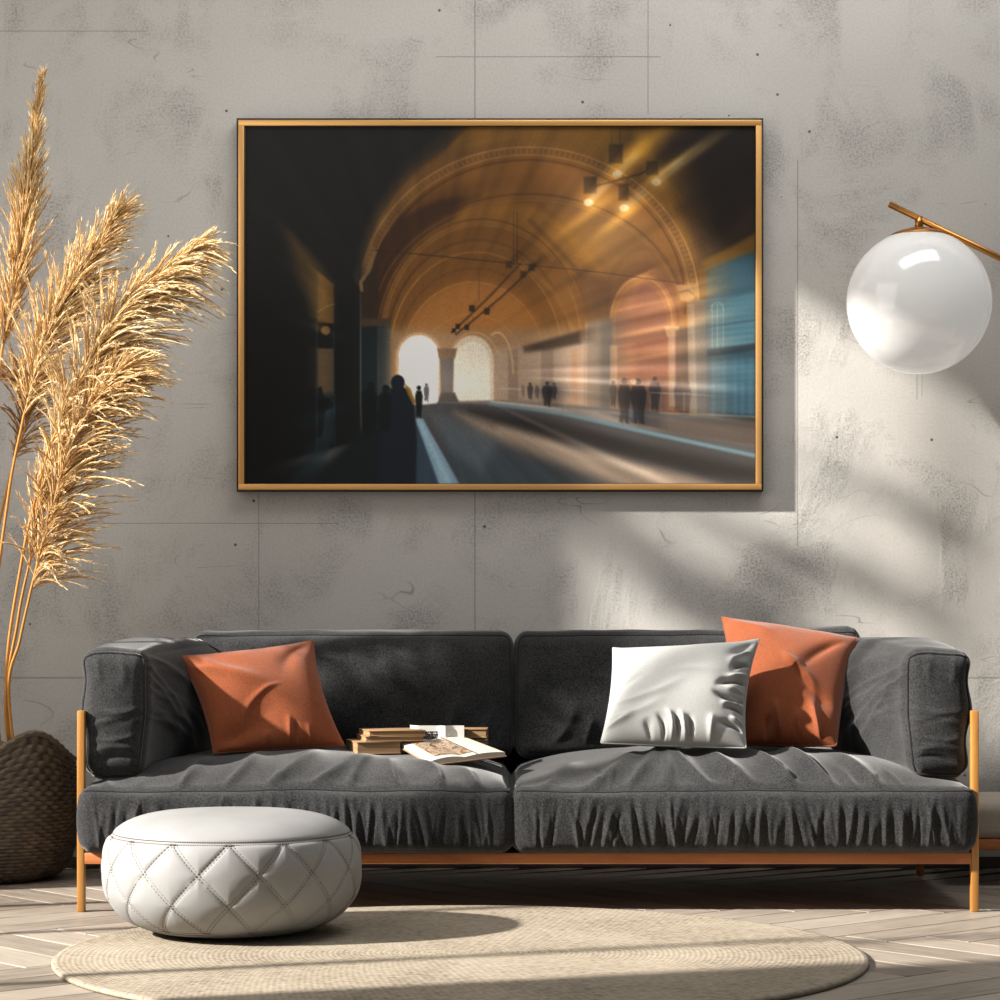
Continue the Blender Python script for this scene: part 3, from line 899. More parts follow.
    person(419, 385, 418, 8); person(426.5, 383, 402, 6, (60, 60, 72), 1.3, 0.8)
    person(530, 382, 400, 6, (46, 42, 44), 1, 0.85); person(537, 385, 399, 5, (60, 60, 72), 1, 0.7); person(523, 385, 397, 4, (96, 80, 74), 1, 0.6)
    person(547, 381, 407, 11); person(554, 382, 400, 6, (44, 46, 60), 1, 0.8)
    person(613, 380, 408, 8, (40, 36, 36), 1, 0.85)
    person(624, 377, 424, 13, (24, 22, 24), 1.3); person(638, 378, 424, 17, (20, 20, 24), 1.4)
    over(1 - sstep(2.4, 3.6, np.hypot(X - 633, Y - 381)), (176, 140, 110))
    person(654.5, 376, 411, 12, (28, 27, 30)); person(678, 380, 412, 9, (50, 48, 50), 1, 0.8); person(687, 381, 412, 8, (58, 54, 56), 1, 0.7)
    line([(631, 405), (632, 420)], 3, (70, 92, 120), 0.7)
    line([(650, 392), (690, 393)], 0.9, (150, 160, 164), 0.7)
    for xx in (650, 661, 672, 684):
        line([(xx, 392), (xx, 411)], 0.8, (140, 150, 156), 0.6)
    # --- tie rods and hanging lights
    line([(375, 250), (440, 256), (520, 264), (600, 272), (682, 283)], 1.3, (40, 30, 24), 0.85)
    for xx in (513.5, 517):
        line([(xx, 212), (xx, 264)], 1.1, (52, 36, 24), 0.85)
    line([(479, 268), (479, 300)], 0.9, (74, 50, 32), 0.7)
    line([(452, 332), (490, 296), (520, 264)], 2.2, (70, 48, 30), 0.75)
    line([(456, 334), (500, 298), (534, 266)], 2.0, (60, 42, 28), 0.75)
    for (x, y, r) in ((509, 264, 3.4), (532, 267, 3.4), (523, 274, 3.0), (472, 308, 3), (487, 311, 3), (458, 326, 2.4), (467, 327, 2.4), (454, 330, 2)):
        poly([(x - r, y - r * 1.1), (x + r, y - r), (x + r * 0.8, y + r * 1.2), (x - r, y + r)], (44, 34, 26), 0.9, 0.9)
    line([(611, 127), (612, 146)], 1.2, (44, 34, 24), 0.8); line([(620, 127), (620, 146)], 1.2, (44, 34, 24), 0.8)
    an = -0.62
    glow(640, 150, 60, 9, (60, 46, 10), an); glow(690, 158, 30, 4, (70, 60, 34), an)
    glow(588, 215, 30, 5, (64, 48, 14), an); glow(614, 222, 26, 5, (60, 46, 14), an)
    glow(672, 165, 30, 3, (90, 80, 46), an); glow(600, 240, 40, 30, (20, 18, 12))
    line([(596, 186), (640, 174), (652, 168)], 2, (26, 20, 16), 0.85)
    for (x, y, w_, hh) in ((615.5, 154, 14, 19), (590, 185, 13, 17), (623.5, 192, 10, 17), (652, 168, 12, 14)):
        poly([(x - w_ / 2, y - hh / 2), (x + w_ / 2, y - hh / 2), (x + w_ / 2, y + hh / 2), (x - w_ / 2, y + hh / 2)], (24, 19, 16), 1.4, 0.95)
    for (x, y) in ((588.5, 202.5), (617, 174), (624, 208), (656, 182)):
        glow(x, y, 9, 7, (90, 70, 24))
        over(1 - sstep(0.8, 1.3, np.sqrt(((X - x) / 4.6) ** 2 + ((Y - y) / 3.4) ** 2)), (252, 240, 206))
    # zoom streaks out of the far doorway
    dx, dy = X - 425, Y - 372
    ang = np.arctan2(dy, dx); dist = np.hypot(dx, dy)
    st = 0
    for k, (f, p) in enumerate(((37, 0.3), (61, 1.7), (97, 2.9), (23, 0.7))):
        st = st + np.sin(ang * f + p) / (k + 1.5)
    img *= (1 + 0.07 * st * sstep(40, 200, dist))[..., None]
    for (a_, wd, c, r0, r1) in ((0.43, 0.02, (30, 28, 26), 60, 330), (-0.10, 0.02, (34, 26, 18), 180, 330), (-0.19, 0.018, (34, 28, 20), 170, 330), (2.75, 0.06, (8, 18, 22), 60, 160), (0.05, 0.015, (40, 40, 40), 90, 330),
                                (-0.02, 0.02, (26, 22, 22), 80, 330), (-2.75, 0.03, (18, 16, 8), 60, 170), (-0.27, 0.02, (30, 24, 14), 190, 330)):
        add(np.exp(-((ang - a_) / wd) ** 2) * sstep(r0, r0 + 60, dist) * (1 - sstep(r1 - 60, r1, dist)), c)
    # darkness towards the sides of the print
    img *= (1 - 0.85 * sstep(330, 250, X) * sstep(200, 380, Y))[..., None]
    r_ = np.random.RandomState(2)
    img *= 1 + 0.035 * r_.randn(h, w)[..., None]
    # the print itself is a long zoom exposure: its shapes are drawn out from the far doorway
    jj, ii = np.meshgrid(np.arange(w), np.arange(h))
    cxp = (425 - X0) / (X1 - X0) * (w - 1); cyp = (372 - Y0) / (Y1 - Y0) * (h - 1)
    acc = np.zeros_like(img)
    ks = np.linspace(0.90, 1.0, 22)
    for k_ in ks:
        a_ = np.clip(np.round(cxp + (jj - cxp) * k_).astype(int), 0, w - 1)
        b_ = np.clip(np.round(cyp + (ii - cyp) * k_).astype(int), 0, h - 1)
        acc += img[b_, a_]
    acc /= len(ks)
    wz = (0.60 * sstep(40, 170, dist))[..., None]
    img = img * (1 - wz) + acc * wz
    g_ = img.mean(axis=2, keepdims=True)
    img = g_ + (img - g_) * 0.86
    img = 255 * (np.clip(img, 0, 255) / 255) ** 1.12
    return np.clip(img, 0, 255)

def build_picture():
    d = 8.04
    lo = W(245.5, 485.5, d); hi = W(756, 126, d)
    o_lo = W(236.5, 491.5, d); o_hi = W(763.5, 118, d)
    yf = d - CAM_D               # front of the frame
    depth = WALL_Y - yf
    root = thing('framed_picture', 'large gold-framed landscape picture of a dim vaulted arcade on the wall', 'picture', ((lo[0] + hi[0]) / 2, WALL_Y, o_lo[2]))
    # gold face bars with a small step, dark outer case
    def ring(l, h_, inner_l, inner_h, y0, y1):
        b = MB()
        b.box((l[0], y0, l[2]), (h_[0], y1, inner_l[2]), 0.0015)
        b.box((l[0], y0, inner_h[2]), (h_[0], y1, h_[2]), 0.0015)
        b.box((l[0], y0, inner_l[2]), (inner_l[0], y1, inner_h[2]), 0.0015)
        b.box((inner_h[0], y0, inner_l[2]), (h_[0], y1, inner_h[2]), 0.0015)
        return b
    e = np.array([0.006, 0, 0.006]); g = np.array([0.010, 0, 0.010]); k = np.array([0.018, 0, 0.018])
    flat_shade_by_angle(ring(o_lo, o_hi, o_lo + e, o_hi - e, yf + 0.002, WALL_Y).build('outer_case', gold_dark, root))
    flat_shade_by_angle(ring(o_lo + e * 0.9, o_hi - e * 0.9, o_lo + k * 1.3, o_hi - k * 1.3, yf, yf + 0.02).build('gold_moulding', gold, root))
    flat_shade_by_angle(ring(o_lo + k * 1.3, o_hi - k * 1.3, lo, hi, yf + 0.006, yf + 0.022).build('dark_rebate', gold_dark, root))
    w, h = 511, 360
    img = paint_picture(w, h, 245.5, 126, 756, 485.5)
    c = lin(img) * PIC_GAIN
    xs = np.linspace(lo[0] - 0.002, hi[0] + 0.002, w); zs_ = np.linspace(hi[2] + 0.002, lo[2] - 0.002, h)
    X, Z = np.meshgrid(xs, zs_)
    yp = yf + 0.010
    V = np.stack([X, np.full_like(X, yp), Z], -1).reshape(-1, 3)
    Fc = [tuple(f) for f in grid_faces(h, w)]
    rgba = np.ones((len(V) + 4, 4)); rgba[:len(V), :3] = np.clip(c.reshape(-1, 3), 0, 0.95); rgba[len(V):, :3] = 0.1
    # backing board of the same sheet
    n0 = len(V)
    V = np.concatenate([V, [(xs[0], yp + 0.012, zs_[0]), (xs[-1], yp + 0.012, zs_[0]), (xs[-1], yp + 0.012, zs_[-1]), (xs[0], yp + 0.012, zs_[-1])]])
    Fc.append((n0, n0 + 1, n0 + 2, n0 + 3))
    m = M('canvas_print', (0.5, 0.5, 0.5, 1), 0.55)
    m.b.inputs['Specular IOR Level'].default_value = 0.25
    a = m.n.new('ShaderNodeAttribute'); a.attribute_name = 'print'
    m.color(a.outputs['Color'])
    mesh('canvas_print', V, Fc, m, root, smooth=False, attrs={'print': rgba})
build_picture()

# ---------------------------------------------------------------- scatter cushions
def pillow(name, label, corners, thick, mat, folds, seed, edge=0.10, n=130, group=None, bulge_v=0.0, edges=None):
    """corners: TL, TR, BR, BL world points"""
    TL, TR, BR, BL = [np.asarray(c, float) for c in corners]
    u = np.sin(np.linspace(-1, 1, n) * math.pi / 2) * 0.6 + np.linspace(-1, 1, n) * 0.4
    U, Vv = np.meshgrid(u, u, indexing='ij')
    eL, eR, eT, eB = edges or (edge, edge, edge, edge)
    # concave sides: pull in towards the centre
    pu = U * (1 - np.where(U < 0, eL, eR) * (1 - np.abs(Vv) ** 2.0) * np.abs(U) ** 3)
    pv = Vv * (1 - np.where(Vv > 0, eT, eB) * (1 - np.abs(U) ** 2.0) * np.abs(Vv) ** 3)
    a = ((pu + 1) / 2)[..., None]; b = ((pv + 1) / 2)[..., None]
    base = (1 - a) * (1 - b) * BL + a * (1 - b) * BR + a * b * TR + (1 - a) * b * TL
    ex = (TR + BR - TL - BL); ex /= np.linalg.norm(ex)
    ez = (TL + TR - BL - BR); ez /= np.linalg.norm(ez)
    nr = np.cross(ex, ez); nr /= np.linalg.norm(nr)   # faces -y (the camera)
    if nr[1] > 0:
        nr = -nr
    prof = ((1 - np.abs(U) ** 2.2) * (1 - np.abs(Vv) ** 2.2)) ** 0.52
    sizeU = np.linalg.norm(TR - TL); sizeV = np.linalg.norm(TL - BL)
    fs = fold_sum(U.ravel(), Vv.ravel(), folds).reshape(U.shape)
    rim = (1 - np.abs(U) ** 10) * (1 - np.abs(Vv) ** 10)
    wob = 0.0025 * snoise(U, Vv, seed, 5.0)
    front = base + nr * ((prof * thick / 2 + (fs + wob) * rim)[..., None])
    backp = base - nr * ((prof * thick / 2 * 0.9)[..., None])
    V = np.concatenate([front.reshape(-1, 3), backp.reshape(-1, 3)])
    f1 = np.array(grid_faces(n, n))
    f2 = f1[:, ::-1] + n * n
    Fc = np.concatenate([f1, f2])
    # weld the rims
    idx = np.arange(2 * n * n)
    g = np.arange(n * n).reshape(n, n)
    rimi = np.unique(np.concatenate([g[0], g[-1], g[:, 0], g[:, -1]]))
    idx[rimi + n * n] = rimi
    Fc = idx[Fc]
    used, inv = np.unique(Fc.ravel(), return_inverse=True)
    V = V[used]; Fc = inv.reshape(Fc.shape)
    loc = V.mean(0); loc[2] = V[:, 2].min()
    root = thing(name, label, 'cushion', tuple(loc), group)
    cov = mesh('cushion_cover', V, Fc, mat, root)
    loop = np.concatenate([base[:-1, -1], base[-1, ::-1][:-1], base[::-1, 0][:-1], base[0, :][:-1]])
    keep = [loop[0]]
    for p in loop[1:]:
        if np.linalg.norm(p - keep[-1]) > 0.004:
            keep.append(p)
    MB().tube(np.array(keep), 0.0028, 6, closed=True).build('piping', mat, root)
    return root

# fold coordinates: u -1 left .. 1 right, v -1 bottom .. 1 top
pillow('scatter_cushion', 'rust velvet cushion slumped against the left arm of the sofa', (W(179, 656, 7.24), W(313, 640, 7.36), W(344, 745, 7.20), W(214, 753, 7.12)), 0.15, rust,
       [(-1.1, 0.75, 0.25, -0.25, 0.12, 0.012, -0.04), (-0.9, -0.9, 0.1, -0.2, 0.28, -0.022, 0.08), (0.15, 0.0, -0.5, -0.7, 0.06, 0.006, 0.15), 
        (0.15, -1.0, 0.22, -0.55, 0.03, 0.009, 0), (0.25, -1.0, 0.3, -0.65, 0.03, -0.010, 0), (-0.2, -1.0, -0.15, -0.75, 0.04, 0.01, 0), (-0.8, 0.9, 0.0, 0.1, 0.14, 0.010, 0.1),
        (0.9, 0.9, 0.3, 0.2, 0.12, -0.010, 0.1), (0.5, -1.0, 0.48, -0.7, 0.04, 0.006, 0)], 3, edges=(0.08, 0.09, 0.08, 0.0))
pillow('scatter_cushion', 'rust velvet cushion half behind the white cushion near the right arm', (W(722, 617, 7.50), W(857, 638, 7.40), W(836, 746, 7.16), W(736, 745, 7.20)), 0.15, rust,
       [(0.8, 0.75, 0.15, -0.2, 0.10, -0.016, 0.08), (0.1, 0.15, 0.55, -0.45, 0.08, 0.014, -0.1), (-0.05, 0.25, 0.40, 0.1, 0.08, 0.010, 0.1), (0.25, -0.1, 0.85, -0.5, 0.09, -0.013, 0.05),
        (0.7, -1.0, 0.45, -0.45, 0.06, 0.018, 0), (0.3, -1.0, 0.2, -0.6, 0.05, 0.014, 0), (-0.1, -1.0, -0.2, -0.5, 0.06, 0.016, 0), (-0.4, -1, -0.35, -0.7, 0.05, -0.012, 0),
        (-0.9, 0.9, -0.2, 0.65, 0.1, 0.012, 0.0)], 9, edges=(0.06, 0.05, 0.02, 0.0))
pillow('scatter_cushion', 'glossy off-white cushion with gathered right edge on the right seat', (W(613, 648, 7.24), W(759, 639, 7.22), W(746, 748, 7.04), W(601, 743, 7.06)), 0.17, ivory,
       [(0.98, 0.70, 0.66, 0.36, 0.05, 0.014, 0.1), (1.0, 0.42, 0.70, 0.26, 0.035, -0.024, 0.1), (1.0, 0.26, 0.64, 0.05, 0.04, 0.020, -0.05), (1.0, 0.05, 0.52, -0.08, 0.04, -0.022, 0.1),
        (1.0, -0.12, 0.66, -0.12, 0.03, 0.014, 0), (1.0, -0.26, 0.50, -0.24, 0.035, -0.024, -0.1), (1.0, -0.36, 0.62, -0.40, 0.03, 0.016, 0), (1.0, -0.50, 0.68, -0.42, 0.04, -0.022, 0.1),
        (1.0, -0.66, 0.76, -0.60, 0.03, 0.016, 0), (0.98, -0.80, 0.60, -0.70, 0.04, -0.018, 0.1), (0.99, 0.93, 0.72, 0.40, 0.09, -0.016, 0.1),
        (-0.14, -1.0, -0.24, -0.62, 0.026, -0.018, 0.1), (-0.04, -1.0, -0.12, -0.55, 0.028, 0.014, 0.1), (0.06, -1.0, -0.02, -0.62, 0.024, -0.020, 0.05), (0.16, -1.0, 0.06, -0.58, 0.028, 0.014, 0.05),
        (0.24, -1.0, 0.18, -0.64, 0.024, -0.018, 0.05), (-0.3, -1.0, -0.4, -0.7, 0.04, -0.014, 0.0), (0.5, -1.0, 0.5, -0.6, 0.04, 0.012, 0),
        (-0.95, -0.35, 0.1, 0.05, 0.07, 0.005, 0.1), (-0.95, -0.1, -0.45, 0.25, 0.06, -0.004, 0.1), (-0.9, -0.6, -0.2, -0.35, 0.07, 0.005, 0.1),
        (-0.1, 0.2, 0.75, 0.1, 0.09, 0.005, -0.05), (-1.0, -0.8, -0.6, -0.6, 0.05, 0.012, 0)], 14, edges=(0.05, 0.09, 0.11, 0.0))

# ---------------------------------------------------------------- books on the left seat
kraft = M('tan_paper_edges', rgb(196, 160, 112), 0.8)
kv = kraft.coord('Object', (2, 2, 260)); kraft.color(kraft.ramp(kraft.noise(kv, 3, 2), [(0.35, rgb(120, 90, 58)), (0.65, rgb(158, 128, 92))]))
kraft_cov = M('tan_cover', rgb(140, 108, 74), 0.7)
page = M('cream_pages', rgb(182, 174, 160), 0.8)
white_cov = M('white_cover', rgb(190, 188, 184), 0.5)
dark_line = M('dark_binding', rgb(42, 34, 28), 0.7)
ink = M('black_ink', rgb(30, 28, 27), 0.6)

def rotz(a):
    c, s = math.cos(a), math.sin(a)
    return np.array([[c, -s, 0], [s, c, 0], [0, 0, 1]])

def book(label, cx, cy, z, w, d, h, ang, cov, pages, group=None, tilt=0.0, spine_side=-1):
    root = thing('book', label, 'book', (cx, cy, z), group)
    R = rotz(math.radians(ang)) @ np.array([[math.cos(tilt), 0, math.sin(tilt)], [0, 1, 0], [-math.sin(tilt), 0, math.cos(tilt)]])
    o = np.array([cx, cy, z])
    def put(mb):
        mb.V = [(v @ R.T) + o for v in mb.V]
        return mb
    t = 0.0028
    c = MB().box((-w / 2, -d / 2, 0), (w / 2, d / 2, t), 0.0008).box((-w / 2, -d / 2, h - t), (w / 2, d / 2, h), 0.0008)
    c.box((-w / 2, d / 2 - t, 0), (w / 2, d / 2, h), 0.0008)
    flat_shade_by_angle(put(c).build('cover', cov, root))
    p = MB().box((-w / 2 + 0.003, -d / 2 + 0.003, t), (w / 2 - 0.003, d / 2 - t, h - t))
    put(p).build('pages', pages, root, smooth=False)
    return root, R, o

Y0 = 7.12
zs = 0.408
book('small tan book at the bottom of the low stack beside the left rust cushion', -0.352, 0.30, zs, 0.125, 0.16, 0.034, 14, kraft_cov, kraft, 'tan books in a low stack')
book('tan paperback lying in the middle of the low stack of tan books', -0.305, 0.305, zs + 0.034, 0.165, 0.15, 0.015, 12, kraft_cov, kraft, 'tan books in a low stack')
book('thin tan paperback lying topmost on the low stack of tan books', -0.300, 0.305, zs + 0.0495, 0.160, 0.145, 0.015, 14, kraft_cov, kraft, 'tan books in a low stack')
book('brown book lying lower of two behind the white book', -0.10, 0.42, zs + 0.006, 0.13, 0.10, 0.026, -2, kraft_cov, kraft, 'brown books behind the white book')
book('brown book lying upper of two behind the white book', -0.10, 0.42, zs + 0.036, 0.13, 0.10, 0.026, -2, kraft_cov, kraft, 'brown books behind the white book')

def white_book():
    root = thing('book', 'white book standing open with black lettering between tan stack and brown books', 'book', (-0.16, 0.31, zs))
    # an open fan of stiff cover seen from outside: two panels meeting at a soft fold
    xs = np.concatenate([np.linspace(-0.252, -0.228, 10), np.linspace(-0.226, -0.100, 30)])
    def ypos(x):
        return 0.318 + 0.05 * np.clip((-0.228 - x) / 0.03, 0, 1) ** 1.5 - 0.012 * np.exp(-((x + 0.152) / 0.012) ** 2)
    zb, zt = zs - 0.002, zs + 0.074
    V, Fc = [], []
    th = 0.003
    for k, x in enumerate(xs):
        y = ypos(x)
        for (yy, zz) in ((y, zb), (y, zt), (y + th, zt), (y + th, zb)):
            V.append((x, yy, zz))
        if k:
            a = (k - 1) * 4; b = k * 4
            for q in range(4):
                q2 = (q + 1) % 4
                Fc.append((a + q, a + q2, b + q2, b + q))
    Fc += [(0, 3, 2, 1), tuple((len(xs) - 1) * 4 + i for i in range(4))]
    cov = flat_shade_by_angle(mesh('cover', V, [tuple(reversed(f)) for f in Fc], white_cov, root))
    MB().box((-0.222, 0.322, zb), (-0.104, 0.365, zt - 0.004)).build('pages', page, root, smooth=False)
    pts = [(-0.252 + 0.024 * t, 0.3645 - 0.05 * t ** 1.5 - 0.004, zt - 0.002 - 0.03 * t ** 3) for t in np.linspace(0, 1, 12)]
    pts += [(-0.227, 0.3135, z) for z in np.linspace(zt - 0.035, zb, 6)]
    MB().tube(pts, 0.0022, 6).build('binding_edge', dark_line, root)
    r_ = random.Random(5)
    mb = MB()
    for row in range(7):
        z = zt - 0.016 - row * 0.0068
        x = -0.216
        while x < -0.176:
            w = r_.uniform(0.002, 0.006)
            hh = r_.uniform(0.0015, 0.005)
            mb.box((x, 0.3165, z - hh), (x + w, 0.3182, z))
            x += w + r_.uniform(0.0008, 0.003)
    mb.build('lettering', ink, root, smooth=False)
white_book()

def magazine():
    root = thing('magazine', 'open magazine with a brown photograph lying in front of the books', 'magazine', (-0.13, 0.13, 0.39))
    A = W(399, 747, 7.20); B = W(466, 742, 7.26); C = W(505, 757, 7.12); D = W(431, 766, 7.03)
    for p in (A, B, C, D):
        p[2] += 0.004
    n, m_ = 40, 24
    def surf(s, t, lift):
        # s across the spread, t along the pages
        p = (1 - s)[..., None] * ((1 - t)[..., None] * D + t[..., None] * A) + s[..., None] * ((1 - t)[..., None] * C + t[..., None] * B)
        q = p.copy()
        c = 0.45
        hump = np.where(s < c, np.sin(np.clip(s / c, 0, 1) * math.pi) ** 0.8 * 0.006, np.sin(np.clip((s - c) / (1 - c), 0, 1) * math.pi) ** 0.8 * 0.005)
        q[..., 2] += hump * lift + lift * 0.009
        return q
    s, t = np.meshgrid(np.linspace(0, 1, n), np.linspace(0, 1, m_), indexing='ij')
    top = surf(s, t, 1.0); bot = surf(s, t, 0.0)
    V = np.concatenate([top.reshape(-1, 3), bot.reshape(-1, 3)])
    f = np.array(grid_faces(n, m_))
    Fc = [tuple(x) for x in f[:, ::-1]] + [tuple(x) for x in (f + n * m_)]
    g = np.arange(n * m_).reshape(n, m_)
    for line, fl in ((g[0], 0), (g[-1], 1), (g[:, 0], 1), (g[:, -1], 0)):
        for a, b in zip(line[:-1], line[1:]):
            q = (a, b, b + n * m_, a + n * m_)
            Fc.append(q if fl else q[::-1])
    flat_shade_by_angle(mesh('pages', V, Fc, page, root), 50)
    # printed picture, coffee-brown and white blots
    pm = M('printed_photo', rgb(150, 110, 74), 0.4)
    v = pm.coord('Object')
    pm.color(pm.ramp(pm.noise(v, 38, 4, 0.7, 1.0), [(0.36, rgb(46, 34, 26)), (0.47, rgb(140, 104, 72)), (0.54, rgb(150, 140, 126)), (0.66, rgb(84, 62, 44))]))
    s, t = np.meshgrid(np.linspace(0.10, 0.62, 30), np.linspace(0.12, 0.93, 16), indexing='ij')
    ph = surf(s, t, 1.0); ph[..., 2] += 0.0012
    fp = np.array(grid_faces(30, 16))
    mesh('printed_photo', ph.reshape(-1, 3), [tuple(x) for x in fp[:, ::-1]], pm, root)
    spine = [surf(np.array([0.62]), np.array([k]), 1.0)[0] + [0, 0, 0.0015] for k in np.linspace(0, 1, 8)]
    MB().tube(spine, 0.0012, 5).build('gutter', dark_line, root)
    # cover under the pages
    s, t = np.meshgrid(np.array([-0.015, 0.5, 1.015]), np.array([-0.02, 0.5, 1.02]), indexing='ij')
    cv = surf(s, t, 0.0); cvb = cv.copy(); cvb[..., 2] -= 0.003
    V = np.concatenate([cv.reshape(-1, 3), cvb.reshape(-1, 3)])
    f = np.array(grid_faces(3, 3)); Fc = [tuple(x) for x in f[:, ::-1]] + [tuple(x) for x in (f + 9)]
    for a, b in ((0, 1), (1, 2), (2, 5), (5, 8), (8, 7), (7, 6), (6, 3), (3, 0)):
        Fc.append((a, b, b + 9, a + 9))
    mesh('cover', V, Fc, kraft_cov, root, smooth=False)
magazine()

# ---------------------------------------------------------------- pouf
def build_pouf():
    cx, cy = -0.664, 6.41 - CAM_D
    leather = M('pale_grey_leather', rgb(176, 172, 166), 0.6)
    leather.b.inputs['Specular IOR Level'].default_value = 0.3
    v = leather.coord('Object')
    n1 = leather.noise(v, 260, 3, 0.6); n2 = leather.noise(v, 5, 3)
    leather.color(leather.ramp(n2, [(0.3, rgb(134, 134, 134)), (0.7, rgb(147, 147, 146))]))
    leather.bump(n1, 0.12, 0.001)
    thread = M('taupe_thread', rgb(96, 84, 72), 0.8)
    root = thing('pouf', 'round pale grey leather pouf with diamond stitching in front of the sofa', 'pouf', (cx, cy, 0.012))
    z0, H, R = 0.0125, 0.302, 0.3185
    zt, zb = 0.258, 0.036           # seams
    S = 2 * math.pi / 14
    def prof(s):
        """s 0..1 from bottom centre to top centre"""
        # superellipse side
        a = (s - 0.5) * math.pi
        ca, sa = np.cos(a), np.sin(a)
        r = R * np.sign(ca) * np.abs(ca) ** 0.52
        z = z0 + H / 2 + H / 2 * np.sign(sa) * np.abs(sa) ** 0.66
        # slightly narrower foot
        r = r * (1 - 0.10 * np.clip((0.16 - (z - z0)) / 0.16, 0, 1) ** 1.6)
        return r, z
    ns, nt = 170, 560
    s = np.linspace(0.0, 1.0, ns)
    r, z = prof(s)
    th = np.linspace(0, 2 * math.pi, nt, endpoint=False)
    Rr = np.repeat(r[:, None], nt, 1); Z = np.repeat(z[:, None], nt, 1); T = np.repeat(th[None, :], ns, 0)
    t = (zt - Z) / (zt - zb)
    phase = -0.30 * S
    def dist_line(sign):
        q = (T - phase - sign * 1.5 * S * t) / S
        return np.abs(q - np.round(q)) * S * R
    d = np.minimum(dist_line(1), dist_line(-1))
    mid = sstep(0, 0.03, t) * (1 - sstep(0.97, 1.0, t))
    groove = -0.0032 * np.exp(-(d / 0.008) ** 2) * mid + 0.003 * (1 - np.exp(-(d / 0.03) ** 2)) * mid
    seam = -0.005 * np.exp(-((Z - zt) / 0.006) ** 2) - 0.004 * np.exp(-((Z - zb) / 0.006) ** 2)
    side = np.clip(Rr / R * 1.6 - 0.6, 0, 1)
    off = (groove + seam) * side
    lump = 0.004 * np.sin(T * 3 + 1) * side
    Rf = Rr + off + lump
    V = np.stack([cx + Rf * np.cos(T), cy + Rf * np.sin(T), Z + 0.003 * snoise(Rf * np.cos(T), Rf * np.sin(T), 4, 9) * sstep(0.3, 0.33, Z)], -1).reshape(-1, 3)
    Fc = grid_faces(ns, nt, wrap=True)
    mesh('cover', V, Fc, leather, root)
    zi = z.copy()
    def rad_at(zz):
        return np.interp(zz, zi, r)
    # stitches: short double rows along each line
    mb = MB()
    def dash(p, q, rad=0.0011):
        mb.tube([p, q], rad, 4)
    def pt(th_, zz, out=0.0005):
        rr = rad_at(zz) + out + 0.004 * math.sin(th_ * 3 + 1)
        return (cx + rr * math.cos(th_), cy + rr * math.sin(th_), zz)
    for k in range(14):
        for sign in (1, -1):
            for row in (-1, 1):
                N_ = 34
                for i in range(N_):
                    t0, t1 = (i + 0.15) / N_, (i + 0.75) / N_
                    z_a, z_b = zt - t0 * (zt - zb), zt - t1 * (zt - zb)
                    o_ = row * 0.0055
                    th_a = phase + k * S + sign * 1.5 * S * t0 + o_ * 1.0 / R
                    th_b = phase + k * S + sign * 1.5 * S * t1 + o_ * 1.0 / R
                    if math.sin(th_a) > 0.35:
                        continue
                    dash(pt(th_a, z_a, -0.0022), pt(th_b, z_b, -0.0022))
    mb.build('diamond_stitching', thread, root)
    for (zz, nm) in ((zt, 'top_seam'), (zb, 'bottom_seam')):
        mb = MB()
        for dz in (-0.003, 0.0035):
            for i in range(330):
                a0 = i / 330 * 2 * math.pi; a1 = (i + 0.6) / 330 * 2 * math.pi
                mb.tube([pt(a0, zz + dz, -0.002), pt(a1, zz + dz, -0.002)], 0.0011, 4)
        mb.build(nm, thread, root)
build_pouf()

# ---------------------------------------------------------------- rug
def build_rug():
    cx, cy, R = -0.09, 6.05 - CAM_D, 0.94
    m = M('braided_jute', rgb(190, 176, 152), 0.95)
    m.b.inputs['Specular IOR Level'].default_value = 0.1
    v = m.coord('Object')
    sx = m.n.new('ShaderNodeSeparateXYZ'); m.l.new(v, sx.inputs[0])
    rad = m.math('SQRT', m.math('ADD', m.math('MULTIPLY', sx.outputs[0], sx.outputs[0]), m.math('MULTIPLY', sx.outputs[1], sx.outputs[1])))
    ang = m.math('ARCTAN2', sx.outputs[1], sx.outputs[0])
    ring = m.math('MULTIPLY', rad, 2 * math.pi / 0.0125)
    rg = m.math('SINE', ring)
    idx = m.math('FLOOR', m.math('DIVIDE', rad, 0.0125))
    arc = m.math('MULTIPLY', m.math('MULTIPLY', ang, m.math('MULTIPLY', idx, 0.0125)), 2 * math.pi / 0.017)
    tw = m.math('SINE', m.math('ADD', arc, m.math('MULTIPLY', rg, 1.3)))
    nz = m.noise(v, 60, 3, 0.6); nb = m.noise(v, 3.0, 3)
    h = m.math('ADD', m.math('MULTIPLY', rg, 0.5), m.math('MULTIPLY', tw, 0.5))
    f = m.math('ADD', m.math('MULTIPLY', h, 0.06), m.math('ADD', m.math('MULTIPLY', nz, 0.6), m.math('MULTIPLY', nb, 0.4)))
    m.color(m.ramp(f, [(0.25, rgb(92, 82, 70)), (0.5, rgb(148, 137, 121)), (0.8, rgb(174, 164, 147))]))
    m.bump(h, 0.25, 0.002)
    prof = [(0.001, 0.0), (R - 0.004, 0.0), (R, 0.003), (R, 0.008), (R - 0.004, 0.0115), (R - 0.014, 0.012), (R * 0.5, 0.012), (0.001, 0.012)]
    o = MB().lathe(prof, (cx, cy, 0.0005), 160).build('rug', m, origin=(cx, cy, 0.0))
    tag(o, 'round beige braided jute rug lying on the herringbone floor under the pouf', 'rug')
build_rug()

